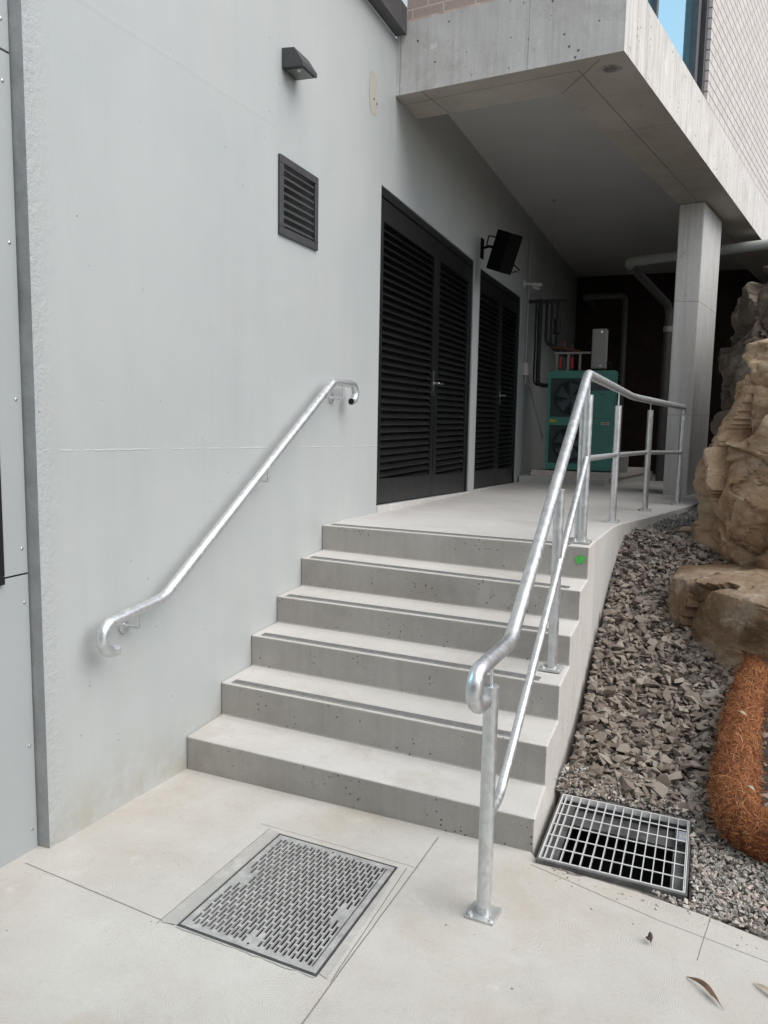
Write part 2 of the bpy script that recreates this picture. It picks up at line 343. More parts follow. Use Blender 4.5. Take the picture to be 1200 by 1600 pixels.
M['chip'] = stones('dark_chippings', [(0, (.10, .10, .10)), (.5, (.20, .20, .195)), (.85, (.30, .295, .285)), (1, (.38, .36, .33))])
def fibre():
    n = NT('coir_fibre'); g = n.new('ShaderNodeNewGeometry'); r = g.outputs['Random Per Island']
    col = n.ramp(r, [(0, (.12, .036, .011)), (.45, (.29, .098, .030)), (.8, (.40, .16, .055)), (.95, (.54, .26, .10)), (1, (.62, .40, .22))])
    return n.done(col, .8)
M['fibre'] = fibre()
M['coir'] = plain('coir_core', (.17, .052, .016), .95, 0, .3, 25, 1.0, 90)
M['leaf'] = plain('dry_leaf_brown', (.22, .135, .085), .65, 0, .25, 30)
M['leafd'] = plain('dry_leaf_dark', (.085, .06, .045), .7, 0, .3, 40)
M['leafp'] = plain('dry_leaf_pale', (.46, .40, .28), .65, 0, .15, 30)
def bricks(name, c1, c2, mort, msize=.009, msmooth=.1, dep=.006):
    n = NT(name); o = n.sep(); v = n.comb(o[0], o[2], 0.0)
    b = n.new('ShaderNodeTexBrick'); n.set(b.inputs['Vector'], v); b.offset = .5
    b.inputs['Scale'].default_value = 1.0; b.inputs['Brick Width'].default_value = .24; b.inputs['Row Height'].default_value = .086
    b.inputs['Mortar Size'].default_value = msize / 2; b.inputs['Mortar Smooth'].default_value = msmooth; b.inputs['Bias'].default_value = 0
    n.set(b.inputs['Color1'], c1); n.set(b.inputs['Color2'], c2); n.set(b.inputs['Mortar'], mort)
    col = n.mix(n.math('MULTIPLY', n.smooth(n.noise(60, 5, .7), .45, .75), .3), b.outputs['Color'], tuple(c * .5 for c in c1))
    n.bump(n.math('SUBTRACT', 1.0, b.outputs['Fac']), .9, dep); n.bump(n.noise(90, 4, .6), .4, .003)
    return n.done(col, .85)
M['brickfront'] = bricks('pink_brown_brick', (.40, .33, .29), (.34, .27, .24), (.58, .48, .42), .011)
M['brickside'] = bricks('sky_lit_brick', (.60, .56, .54), (.53, .49, .47), (.17, .15, .14), .011, .1, .009)  # bright sky light and shadowed raked joints painted into brick and mortar tones
def glass_sky():
    n = NT('sky_coloured_glass')
    return n.done((.36, .80, 1.0), .015, .95)  # blue of the reflected sky put into the glass colour
M['glass'] = glass_sky()

# ------------------------------------------------------------------ ground planes
pz = lambda x, y: -.035 - .06 * y
fz = lambda x, y: .963 - .0235 * (y - 1.46)
# soil sheet reaching far
g = MB(); g.add([(-60, -60, -.9), (60, -60, -.9), (60, 60, -.9), (-60, 60, -.9)], [(0, 1, 2, 3)])
struct(g.build('ground', M['soil']))
# pavement with an opening for the pit cover
gc = [(.711, -.386), (1.232, -.430), (1.232, -1.117), (.716, -1.075)]     # TL TR BR BL
edge = [(1.691, -.143), (1.847, -.189), (2.076, -.226), (2.287, -.281), (2.478, -.351), (3.4, -.66), (8, -2.3)]
p = MB(); zb = lambda x, y: pz(x, y) - .22
BLy = -6
yt = lambda x: -.02 - .082 * x + .06
p.prism([(-1.2, BLy), (gc[3][0], BLy), gc[3], gc[0], (gc[0][0], yt(.7)), (-1.2, yt(-1.2))], zb, pz)
p.prism([(gc[3][0], BLy), (gc[2][0], BLy), gc[2], gc[3]], zb, pz)
p.prism([gc[0], gc[1], (gc[1][0], yt(1.23)), (gc[0][0], yt(.7))], zb, pz)
p.prism([(gc[2][0], BLy), (8, BLy)] + edge[::-1] + [(1.66, yt(1.66)), (gc[1][0], yt(1.23)), gc[1], gc[2]], zb, pz)
struct(p.build('pavement', M['pave']))

# landing (upper floor running back under the building)
L = MB()
lo = [(0.0, 1.458), (1.663, 1.37), (1.69, 2.5), (1.725, 2.75), (1.80, 3.05), (1.98, 3.85), (2.175, 4.85), (2.42, 6.2), (2.75, 8.5), (3.1, 12.5), (0.0, 12.5)]
li = [(0.0, 1.752), (1.655, 1.66)] + lo[2:]
L.prism([(0.0, 1.74), (1.666, 1.652)] + lo[2:], -.45, fz)
landing_o = struct(L.build('landing', M['landing']))

# ------------------------------------------------------------------ stairs
st = thing('concrete_stairs', (.85, .7, 0), 'flight of six cast concrete steps rising to the landing beside the grey wall', 'stairs')
LY = [-.003, .295, .590, .871, 1.170, 1.458]; LZ = [.127, .298, .469, .625, .799, .963]
RP = [(1.673, -.098, .109), (1.664, .193, .288), (1.664, .488, .457), (1.664, .782, .612), (1.664, 1.076, .775), (1.664, 1.37, .960)]
PL_ = [(-.003, -.45)]; PR_ = [(1.673, -.098, -.45)]
for k in range(6):
    zl = LZ[k]; xr, yr, zr = RP[k]
    PL_.append((LY[k], zl)); PR_.append((xr, yr, zr))
    if k < 5:
        PL_.append((LY[k + 1], zl + .004)); PR_.append((RP[k + 1][0] + .0, RP[k + 1][1], zr + .003))
PL_ += [(1.74, fz(0, 1.74)), (1.74, -.45)]; PR_ += [(1.666, 1.652, fz(1.666, 1.652)), (1.672, 1.652, -.45)]
n_ = len(PL_); b = MB()
vs = [(0.0, y, z) for y, z in PL_] + [tuple(q) for q in PR_]
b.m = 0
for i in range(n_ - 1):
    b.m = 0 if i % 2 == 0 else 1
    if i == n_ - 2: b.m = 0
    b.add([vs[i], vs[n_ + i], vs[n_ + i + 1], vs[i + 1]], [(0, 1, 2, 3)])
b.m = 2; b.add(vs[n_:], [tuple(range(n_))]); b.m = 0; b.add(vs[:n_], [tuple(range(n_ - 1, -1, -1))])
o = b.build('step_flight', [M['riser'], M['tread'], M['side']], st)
def weld_bevel(o, cond, width=.009, seg=3):
    bm = bmesh.new(); bm.from_mesh(o.data); bmesh.ops.remove_doubles(bm, verts=bm.verts, dist=1e-5); bmesh.ops.recalc_face_normals(bm, faces=bm.faces)
    lay = bm.edges.layers.float.get('bevel_weight_edge') or bm.edges.layers.float.new('bevel_weight_edge')
    for e_ in bm.edges:
        if len(e_.link_faces) == 2 and e_.calc_face_angle(0) > .5 and cond(e_.verts[0].co, e_.verts[1].co): e_[lay] = 1.0
    bm.to_mesh(o.data); bm.free()
    mo = o.modifiers.new('bevel', 'BEVEL'); mo.limit_method = 'WEIGHT'; mo.width = width; mo.segments = seg
weld_bevel(o, lambda p, q: max(p.y, q.y) < 1.60 or (abs(p.y - q.y) > .1 and min(p.z, q.z) > .9))
weld_bevel(landing_o, lambda p, q: min(p.x, q.x) > 1 and min(p.z, q.z) > .4 and max(p.y, q.y) > 2)
# nosing strips on the upper five treads
for k in range(1, 6):
    A = Vector((0, LY[k], LZ[k])); B = Vector(RP[k]); d = (B - A); d.z = 0; d.normalize(); nn = Vector((-d.y, d.x, 0))
    s0 = .055; s1 = [0, 1.525, 1.565, 1.56, 1.60, 1.555][k] - .0
    def strip(off, wid, h, h0=0.0):
        m = MB(); P = []
        for (s, o_) in [(s0, off), (s1, off), (s1, off + wid), (s0, off + wid)]:
            t = s / (B - A).length; z = A.z + (B.z - A.z) * t; q = A + d * s + nn * o_; P.append((q.x, q.y, z))
        m.hexa([(x, y, z + h0) for x, y, z in P], [(x, y, z + h) for x, y, z in P]); return m
    ns = strip(.014, .052, .0045, -.003).build('nosing_strip', M['alu'], st)
    ins = strip(.024, .034, .0056, .003).build('grip_insert', M['insert'], ns)
# green spray mark on the top riser
gm = MB(); pts = []
A = Vector((1.585, 1.3742, .0)); 
for a in range(26):
    an = a / 26 * 6.283; r = .026 + .004 * math.sin(2 * an + 1) + .004 * math.sin(5 * an) + .002 * math.sin(11 * an)
    xx = 1.617 + r * .95 * math.cos(an); pts.append((xx, 1.458 - (xx) * .0529 - .0035, .888 + r * math.sin(an) * 1.05))
gm.add(pts, [tuple(range(26))]); gm.build('paint_mark', M['green'], st)

ob = MB(); ob.box((-6, -9, -.2), (9, -4.2, 3.9)); tag(ob.build('unseen_building_block', M['bronze']), 'plain dark box for the unseen building behind the camera, sized to block light', 'building')  # box added out of view to darken the risers, height set for the light
# ------------------------------------------------------------------ painted wall
wl = thing('painted_wall', (0, 1, 0), 'tall pale grey painted concrete wall on the left with two louvred doorways', 'wall')
zt = lambda y: 3.278 - .0202 * (y - 2.38) if y < 5 else 3.20
zbt = lambda y: .992 - .0385 * (y - 2.38) if y < 5 else .893 - .0345 * (y - 5.19)
ys = [-.865, .876 + .02, 1.343 - .02, 2.38, 4.957, 5.19, 7.3, 12.5]
def zl(y, j):
    return [-.5, zbt(y) if y > 2.3 else .99, 2.637, 3.016, zt(y) if y > 2.3 else 3.27, 4.35][j]
W = MB()
for i in range(7):
    for j in range(5):
        hole = (i == 1 and j == 2) or (i in (3, 5) and j in (1, 2, 3))
        y0, y1 = ys[i], ys[i + 1]
        ztop = 4.28 if (y0 > 4) else 4.35
        a = lambda y, jj: (zl(y, jj) if jj < 5 else (4.35))
        dp = -.30
        if i == 5: f = [lambda y, jj: a(y, jj)]
        q = [(y0, a(y0 + 1e-4 if y0 >= 5.1 else y0, j)), (y1, a(y1 if y1 < 5.1 or i != 4 else y1 + 1e-4, j)), (y1, a(y1, j + 1)), (y0, a(y0, j + 1))]
        if not hole:
            vs = [(0, y, z) for y, z in q]; W.add(vs, [(0, 1, 2, 3)])
        else:   # reveals
            edges = []
            if j == 1 or i == 1: edges.append((0, 1))
            if j == 3 or i == 1: edges.append((2, 3))
            edges += [(1, 2), (3, 0)]
            for e0, e1 in edges:
                (ya, za), (yb, zb_) = q[e0], q[e1]
                W.add([(0, ya, za), (dp, ya, za), (dp, yb, zb_), (0, yb, zb_)], [(0, 1, 2, 3)])
# top, ends and back
W.add([(0, -.865, 4.35), (0, 12.5, 4.35), (-.3, 12.5, 4.35), (-.3, -.865, 4.35)], [(0, 1, 2, 3)])
W.build('wall_surface', M['wall'], wl)
e = MB(); e.m = 0
n_ = 60; zz = [-.1 + 5.6 * i / n_ for i in range(n_ + 1)]
vs = []; 
for i, z in enumerate(zz):
    j1 = .003 * mn.noise(Vector((1, 2, z * 9))) + .002 * mn.noise(Vector((1, 2, z * 31)))
    if 1.9 < z < 2.05: j1 += .006
    vs += [(.0005, -.8655 - .0, z), (-.010, -.8675 + j1 * .6, z), (-.30, -.868 + j1, z)]
fs = [(i * 3 + k, (i + 1) * 3 + k, (i + 1) * 3 + k + 1, i * 3 + k + 1) for i in range(n_) for k in range(2)]
e.add(vs, fs); e.build('wall_edge', M['wall_edge'], wl, smooth=50)
pm = MB(); pts = []
for a in range(40):
    an = a / 40 * 6.283; ca, sa = math.cos(an), math.sin(an)
    r = (1 / (abs(ca) ** 3 + abs(sa) ** 3) ** (1 / 3)) * (1 + .12 * mn.noise(Vector((ca * 3, sa * 3, 3))) + .08 * mn.noise(Vector((ca * 9, sa * 9, 1))))
    pts.append((.0015, 2.205 + r * ca * .075, 3.825 + r * sa * .135 - r * ca * .01))
pm.add(pts, [tuple(range(40))]); pm.build('bare_patch', M['patch'], wl)
for yy, z_ in [(2.21, 3.79), (2.262, 3.775)]:
    MB().cyl((.0, yy, z_), (.004, yy, z_), .007, 10).build('plug_hole', M['void'], wl)

# upper steel channel along the wall head
sb = thing('steel_channel', (0, 1.4, 4.35), 'dark grey steel channel fixed along the top of the pale grey wall', 'steel beam')
c = MB(); c.box((.0, -1.5, 4.352), (.085, 2.60, 4.364)); c.box((.073, -1.5, 4.364), (.085, 2.60, 4.52)); c.box((.0, -1.5, 4.52), (.085, 2.60, 4.532)); c.box((0, -1.5, 4.364), (.01, 2.6, 4.52))
c.build('channel', M['steelbeam'], sb)
c = MB(); c.box((-.2, -1.5, 4.56), (.04, 2.40, 6.5)); c.build('fascia', M['steelbeam'], sb)

# ------------------------------------------------------------------ cladding left of the wall
cl = thing('cladding_wall', (-.06, -2, 0), 'smooth grey fibre cement cladding panels at the far left edge beside the grey wall', 'cladding')
for z0, z1 in [(-.02, 1.060), (1.067, 2.826), (2.833, 5.2)]:
    m = MB(); m.box((-.062, -4.2, z0 + (.09 if z0 < 0 else 0) * 0), (-.05, -.8735, z1)); m.build('panel', M['panel'], cl, bevel=.0015)
m = MB(); m.box((-.30, -4.2, -.1), (-.068, -.8705, 6.2)); m.build('backing', M['void'], cl)
for y, z in [(-.893, 2.925), (-.895, 2.731), (-.891, 2.212), (-.888, 1.684), (-.886, 1.158), (-.884, .961), (-.884, .423), (-.886, .10), (-.893, 3.5)]:
    MB().tube([(-.05, y - .012, z), (-.0475, y - .012, z), (-.0462, y - .012, z)], [.0055, .0055, .003], 12).build('fixing_pin', M['chrome'], cl)
wf = thing('black_window', (-.03, -1.4, 1.04), 'black window frame corner at the left border on the cladding', 'window')
m = MB(); m.box((-.049, -2.4, 1.045), (-.034, -.990, 1.075)); m.box((-.049, -1.020, 1.075), (-.034, -.990, 2.6)); m.box((-.049, -2.4, 2.6), (-.034, -.990, 2.65))
m.build('frame', M['black'], wf, bevel=.003)
m = MB(); m.box((-.049, -2.4, 1.075), (-.040, -1.020, 2.6)); m.build('pane', M['glass'], wf)

# ------------------------------------------------------------------ vent
vt = thing('wall_vent', (.0, 1.11, 2.62), 'square dark grey louvred vent set in the pale wall above the handrail', 'vent')
m = MB(); y0, y1, z0, z1 = .877, 1.343, 2.619, 3.034; t = .042
for a, b in [((y0, z0), (y1, z0 + t)), ((y0, z1 - t), (y1, z1)), ((y0, z0 + t), (y0 + t, z1 - t)), ((y1 - t, z0 + t), (y1, z1 - t))]:
    m.box((.001, a[0], a[1]), (.016, b[0], b[1]))
m.build('frame', M['bronze'], vt, bevel=.003)
for i in range(8):
    zc = z0 + t + .030 + i * (z1 - z0 - 2 * t - .03) / 7.3
    m = MB(); m.obox((-.006, (y0 + y1) / 2, zc), (.026, y1 - y0 - 2 * t + .004, .003), Matrix.Rotation(math.radians(40), 3, 'Y')); m.box((.0035, y0 + t - .002, zc - .0165), (.006, y1 - t + .002, zc - .0075)); m.build('slat', M['bronze'], vt)
m = MB(); m.box((-.28, y0 + .03, z0 + .03), (-.27, y1 - .03, z1 - .03)); m.build('back_plate', M['void'], vt)

# ------------------------------------------------------------------ wall lamp
lp = thing('wall_lamp', (0, 1.02, 3.48), 'dark grey wedge shaped bulkhead lamp high on the pale wall', 'wall light')
m = MB(); ya, yb = .916, 1.085
prof = [(0, 3.478), (0, 3.582), (.082, 3.577), (.118, 3.512), (.124, 3.492), (.088, 3.418), (.060, 3.436)]
prof = [(0.001, 3.480), (0.001, 3.582), (.074, 3.576), (.128, 3.498), (.128, 3.476)]
n5 = len(prof)
m.add([(x, ya, z) for x, z in prof] + [(x, yb, z) for x, z in prof],
      [tuple(range(n5)), tuple(range(2 * n5 - 1, n5 - 1, -1))] + [(i, n5 + i, n5 + (i + 1) % n5, (i + 1) % n5) for i in range(n5)])
m.build('housing', M['bronze'], lp, bevel=.003)
m = MB(); m.box((.02, ya + .018, 3.472), (.115, yb - .016, 3.4785)); m.build('lens', M['lens'], lp)
m = MB(); m.tube([(.085, .955, 3.472), (.085, .955, 3.466)], [.012, .008], 12); m.build('bulb', M['white'], lp)

# ------------------------------------------------------------------ louvred doors
def door(ya, yb, label, split, hy, hz):
    d = thing('louvred_door', (-.07, (ya + yb) / 2, zbt(ya)), label, 'door', 'black louvred double doors')
    X0, X1 = -.068, -.024
    zB = lambda y: zbt(min(max(y, ya + .001), yb - .001) if ya > 5 else y) + .0
    zT = lambda y: (3.20 if ya > 5 else zt(y)) - .03
    fr = MB()
    def bar(y0, y1, f0, f1, x0=X0, x1=X1, mb=None):
        (mb or fr).hexa([(x0, y0, f0(y0)), (x1, y0, f0(y0)), (x1, y1, f0(y1)), (x0, y1, f0(y1))], [(x0, y0, f1(y0)), (x1, y0, f1(y0)), (x1, y1, f1(y1)), (x0, y1, f1(y1))])
    bar(ya, yb, lambda y: zT(y) - .03, lambda y: zT(y) + .031, -.10, -.012)
    bar(ya, ya + .035, zB, lambda y: zT(y) - .03, -.10, -.012); bar(yb - .035, yb, zB, lambda y: zT(y) - .03, -.10, -.012)
    fr.build('door_frame', M['black'], d, bevel=.003)
    for (l0, l1) in [(ya + .037, split - .003), (split + .003, yb - .037)]:
        m = MB(); sw = .085
        kt = lambda y: zB(y) + .20; tb = lambda y: zT(y) - .19
        bar(l0, l0 + sw, lambda y: zB(y) + .01, lambda y: zT(y) - .035, mb=m); bar(l1 - sw, l1, lambda y: zB(y) + .01, lambda y: zT(y) - .035, mb=m)
        bar(l0 + sw, l1 - sw, lambda y: zB(y) + .01, kt, mb=m); bar(l0 + sw, l1 - sw, tb, lambda y: zT(y) - .035, mb=m)
        leaf = m.build('door_leaf', M['black'], d)
        m = MB(); a0, a1 = l0 + sw - .002, l1 - sw + .002; zc = min(kt(a0), kt(a1)) + .02
        R = Matrix.Rotation(math.radians(42), 3, 'Y')
        top = max(tb(a0), tb(a1))
        while zc < top:
            m.obox((-.047, (a0 + a1) / 2, zc), (.058, a1 - a0, .003), R); zc += .056
        m.build('louvre_blades', M['blade'], leaf)
    m = MB(); m.box((-.095, ya + .02, zB(ya) - .1), (-.074, yb - .02, 3.15)); m.build('dark_backing', M['void'], d)
    h = MB(); h.box((-.022, hy - .02, hz - .11), (-.016, hy + .02, hz + .11)); h.cyl((-.016, hy, hz), (.026, hy, hz), .009, 12)
    h.tube(fillet([(.020, hy, hz), (.028, hy, hz), (.028, hy + .12, hz)], .01), .008, 10); h.build('handle', M['chrome'], d, smooth=40)
    m = MB(); x0 = -.0235
    m.box((x0, split - .012, zB(split) + .25), (x0 + .005, split + .012, 3.0)); m.build('cover_strip', M['black'], d)
    return d
door(2.38, 4.957, 'taller looking black louvred double door nearest the stairs', 3.80, 3.76, 1.955)
door(5.19, 7.3, 'black louvred double door further back under the loudspeaker', 6.30, 6.36, 1.93)
s = MB()
for ya, yb in [(2.384, 4.953), (5.194, 7.296)]:
    z0 = lambda y: zbt(y + (0 if ya < 5 else .001))
    s.hexa([(-.15, ya, .6), (.03, ya, .6), (.03, yb, .6), (-.15, yb, .6)], [(-.15, ya, z0(ya) - .001), (.012, ya, z0(ya) - .001), (.012, yb, z0(yb) - .001), (-.15, yb, z0(yb) - .001)])
tag(s.build('door_sill', M['landing'], bevel=.006), 'rough pale concrete sill running under the black louvred doors', 'sill')

# ------------------------------------------------------------------ building over the undercroft
bd = thing('overhanging_building', (1.6, 2.42, 3.96), 'brick building on a heavy concrete beam overhanging the landing', 'building')
dv = Vector((.2012, .9796)); A1 = Vector((1.607, 2.421)); Z0, Z1, ZC = 3.959, 4.44, 4.28
B1 = A1 + dv * 14; I1 = Vector((1.138, 2.972)); J1 = I1 + Vector((.2155, .9765)) * 13.5
b = MB()
# front face / side face / soffit / inner faces
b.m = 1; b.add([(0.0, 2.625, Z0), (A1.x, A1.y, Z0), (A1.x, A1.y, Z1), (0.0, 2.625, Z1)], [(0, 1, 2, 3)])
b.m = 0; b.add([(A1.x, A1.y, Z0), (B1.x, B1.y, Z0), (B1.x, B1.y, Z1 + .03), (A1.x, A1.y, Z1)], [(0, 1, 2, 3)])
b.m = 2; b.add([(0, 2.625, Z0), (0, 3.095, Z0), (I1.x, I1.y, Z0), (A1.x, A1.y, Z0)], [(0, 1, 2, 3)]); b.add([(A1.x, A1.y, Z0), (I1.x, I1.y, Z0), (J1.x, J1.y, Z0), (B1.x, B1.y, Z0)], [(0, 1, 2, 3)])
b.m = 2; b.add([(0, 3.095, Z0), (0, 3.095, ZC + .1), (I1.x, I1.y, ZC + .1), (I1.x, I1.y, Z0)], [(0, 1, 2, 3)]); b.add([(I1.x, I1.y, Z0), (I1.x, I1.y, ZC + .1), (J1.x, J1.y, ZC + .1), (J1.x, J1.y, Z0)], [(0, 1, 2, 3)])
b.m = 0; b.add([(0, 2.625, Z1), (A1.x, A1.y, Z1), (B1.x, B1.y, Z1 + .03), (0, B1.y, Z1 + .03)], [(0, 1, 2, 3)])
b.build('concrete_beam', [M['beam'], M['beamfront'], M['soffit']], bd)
b = MB(); b.add([(-.01, 3.05, ZC), (-.01, 16, ZC), (4.3, 16, ZC), (I1.x + .03, 2.9, ZC)], [(0, 1, 2, 3)]); b.build('ceiling', M['ceil'], bd)
# column
ca = Vector((1.875, 6.27)); cb = Vector((2.130, 6.215)); cdv = dv * .95
b = MB(); b.prism([tuple(ca), tuple(cb), tuple(cb + cdv), tuple(ca + cdv)], .55, Z0 - .002); b.build('column', M['column'], bd, bevel=.012)
# front brick wall: local frame along the front beam
def oriented(name, mb, mat, origin, ang, parent, bevel=0):
    o = mb.build(name, mat, None, bevel=bevel); mw = Matrix.Translation(origin) @ Matrix.Rotation(ang, 4, 'Z')
    o.parent = parent; o.matrix_parent_inverse = parent.matrix_basis.inverted(); o.matrix_basis = mw; return o
fa = math.atan2(2.421 - 2.625, 1.607)
m = MB(); m.box((.075, .012, 0), (1.60, .25, 4.0)); oriented('front_brick_wall', m, M['brickfront'], (0, 2.625, Z1), fa, bd)
m = MB(); m.box((.02, .004, -.004), (1.61, .25, .014)); oriented('mortar_bed', m, plain('rough_mortar', (.56, .47, .42), .9, 0, .15, 30, 1.0, 60), (0, 2.625, Z1 + .004), fa, bd)
sa_ = math.atan2(dv.y, dv.x)
# side wall local: x along dv, y = left normal (into building) ; outside is -y
O = (A1.x, A1.y, Z1 + .06); O2 = (A1.x, A1.y, Z1)
m = MB(); m.box((0.0, -.0, 0.0), (.35, .25, 4.0)); m.box((2.42, 0.0, 0.0), (14, .25, 4.0)); m.box((.35, 0, 3.0), (2.42, .25, 4.0))
oriented('side_brick_wall', m, M['brickside'], (A1.x, A1.y, Z1 + .005), sa_, bd)
wn_ = bpy.data.objects.new('window', None); C.objects.link(wn_); wn_.parent = bd
m = MB(); m.box((.35, .10, .02), (2.42, .14, .07)); m.box((.35, .10, 2.94), (2.42, .14, 3.0))
for x in (.36, .98, 2.28): m.box((x, .08, .07), (x + .05, .14, 2.94))
m.box((2.18, .06, .07), (2.27, .14, 2.94)); m.box((2.345, .03, .02), (2.42, .14, 3.0))
wfr = oriented('window_frame', m, M['bronze'], (A1.x, A1.y, Z1 + .02), sa_, bd, bevel=.004)
m = MB(); m.box((.38, .115, .05), (2.40, .125, 2.96)); oriented('window_pane', m, M['glass'], (A1.x, A1.y, Z1 + .02), sa_, bd)
m = MB(); m.box((.38, .2, .0), (2.40, .24, 3.2)); oriented('window_blind', m, M['white'], (A1.x, A1.y, Z1 + .02), sa_, bd)
bpy.data.objects.remove(wn_)
# enclosing rear walls of the undercroft
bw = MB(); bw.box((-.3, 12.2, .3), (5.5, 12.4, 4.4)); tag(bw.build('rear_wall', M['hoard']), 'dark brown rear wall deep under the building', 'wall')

# ------------------------------------------------------------------ handrails
def ushape(p, dirv, r=.052, drop=.115, back=.06):   # p end of straight; dirv horizontal direction; curl down and back
    p = Vector(p); d = Vector(dirv).normalized(); out = []
    R = drop / 2
    for k in range(0, 13):
        a = math.pi * k / 12; out.append(p + d * (R * math.sin(a)) + Vector((0, 0, -R + R * math.cos(a))))
    out.append(p - d * back + Vector((0, 0, -drop))); return out
hr = thing('wall_handrail', (.09, .5, 1.3), 'galvanised steel handrail bracketed to the pale wall with curled ends', 'handrail')
# lower curl, slope, upper curl
low = ushape((.09, -.60, .836), (0, -1, 0), drop=.118, back=.02)[::-1]
path = low + fillet([(.09, -.60, .836), (.09, -.281, .862), (.09, 1.416, 1.858), (.09, 1.68, 1.855)], [.05, .05], 5)[1:]
hi = ushape((.09, 1.70, 1.853), (0, 1, 0), drop=.11, back=.01)
path = path + hi
m = MB(); m.tube(path, .0235, 20, caps=True); m.build('rail', M['galv'], hr, smooth=50)
e0, e1 = hi[-2], hi[-1]; dd = (e1 - e0).normalized(); m = MB(); m.cyl(e1 + dd * .001, e1 + dd * .003, .019, 18); m.build('end_cap', M['void'], hr)
e0, e1 = path[1], path[0]; dd = (e1 - e0).normalized(); m = MB(); m.cyl(e1 + dd * .0005, e1 + dd * .002, .018, 18); m.build('end_cap', M['galvflat'], hr)
for (y, z, zr_) in [(-.43, .770, .849), (.615, 1.302, 1.388), (1.565, 1.760, 1.857)]:
    m = MB(); m.cyl((.0005, y, z), (.009, y, z), .034, 20); m.cyl((.009, y, z), (.016, y, z), .014, 14)
    m.tube(fillet([(.012, y, z), (.09, y, z), (.09, y, zr_ - .020)], .012, 5), .007, 10)
    m.cyl((.009, y, z + .022), (.014, y, z + .022), .006, 8); m.cyl((.009, y, z - .022), (.014, y, z - .022), .006, 8)
    m.build('bracket', M['galv'], hr, smooth=40)
br = thing('stair_balustrade', (1.6, .5, .5), 'galvanised steel balustrade with posts and mid rail up the open side of the stairs', 'balustrade')
rr = .0255
low = ushape((1.588, -.70, .882), (-.12, -1, 0), drop=.12, back=.03)[::-1]
path = low + fillet([(1.588, -.70, .882), (1.598, -.335, .866), (1.596, 1.50, 1.903), (1.650, 2.78, 1.870), (1.716, 3.30, 1.833), (2.064, 4.80, 1.785), (2.066, 4.815, 1.73)], [.06, .035, .02, .12, .02], 6)[1:]
m = MB(); m.tube(path, rr, 22); m.build('top_rail', M['galv'], br, smooth=50)
mid = fillet([(1.600, -.61, .345), (1.603, -.44, .345), (1.612, 1.47, 1.437)], [.05], 5)
m = MB(); m.tube(mid, .017, 16); m.build('mid_rail', M['galv'], br, smooth=50)
mid = [(1.616, 1.50, 1.438), (1.655, 2.78, 1.411), (1.80, 3.9, 1.395), (2.062, 4.80, 1.373)]
m = MB(); m.tube(mid, .017, 16); m.build('mid_rail', M['galv'], br, smooth=50)
def post(x, y, zb, zp, zr_, yaw=0.0, rod=True, r=.0242):
    m = MB(); m.cyl((x, y, zb + .008), (x, y, zp), r, 22)
    m.tube([(x, y, zp), (x, y, zp + .003), (x, y, zp + .004)], [r + .0015, r + .0015, r - .002], 22)
    pst = m.build('post', M['galv'], br, smooth=40)
    if rod: MB().cyl((x, y, zp + .003), (x, y, zr_), .0055, 10).build('rod', M['galv'], pst, smooth=40)
    m = MB(); R = Matrix.Rotation(yaw, 3, 'Z'); m.obox((x, y, zb + .006), (.098, .098, .012), R); m.build('base_plate', M['galvflat'], pst, bevel=.002)
    for s_ in ((.035, -.035), (-.035, -.035)) if rod else ():
        q = R @ Vector((s_[0], s_[1], 0)); m = MB(); m.cyl((x + q.x, y + q.y, zb + .012), (x + q.x, y + q.y, zb + .019), .010, 6); m.cyl((x + q.x, y + q.y, zb + .019), (x + q.x, y + q.y, zb + .028), .0055, 8)
        m.build('bolt', M['galv'], pst)
post(1.598, -.60, pz(1.6, -.6), .790, .868, -.08)
post(1.592, .690, .463, 1.325, 1.44, -.05)
post(1.606, 1.50, .962, 1.785, 1.88, -.05)
post(1.572, 1.57, .960, 1.86, 1.9, -.05, rod=False, r=.020)
post(1.655, 2.78, fz(0, 2.78), 1.752, 1.85, .0)
post(1.815, 3.92, fz(0, 3.92), 1.742, 1.81, .2)
post(2.058, 4.80, fz(0, 4.8), 1.70, 1.77, .2)

# ------------------------------------------------------------------ pavement pit cover with slots
dc = thing('slotted_drain_cover', (.97, -.75, 0), 'square slotted metal drain cover let into the pavement before the steps', 'drain cover')
def gp(u, v, dz=0.0):   # bilinear on the opening
    TL, TR, BR, BL = [Vector(q) for q in gc]; q = (TL * (1 - u) + TR * u) * (1 - v) + (BL * (1 - u) + BR * u) * v
    return (q.x, q.y, pz(q.x, q.y) + dz)
def pl(mb, u0, u1, v0, v1, z0, z1):
    mb.hexa([gp(u0, v1, z0), gp(u1, v1, z0), gp(u1, v0, z0), gp(u0, v0, z0)], [gp(u0, v1, z1), gp(u1, v1, z1), gp(u1, v0, z1), gp(u0, v0, z1)])
m = MB()
for a in [(0, 1, 0, .012), (0, 1, .988, 1), (0, .014, .012, .988), (.986, 1, .012, .988)]: pl(m, *a, -.05, -.0006)
m.build('frame', M['bronze'], dc)
m = MB(); u0, u1, v0, v1 = .019, .981, .017, .983; bu, bv = .030, .034; T0, T1 = -.006, .0015
pl(m, u0, u1, v0, v0 + bv, T0, T1); pl(m, u0, u1, v1 - bv, v1, T0, T1)
NC = 31; cw = (u1 - u0 - 2 * bu) / NC; web = cw * .30
pl(m, u0, u0 + bu, v0 + bv, v1 - bv, T0, T1); pl(m, u1 - bu - web, u1, v0 + bv, v1 - bv, T0, T1)
va, vb = v0 + bv, v1 - bv
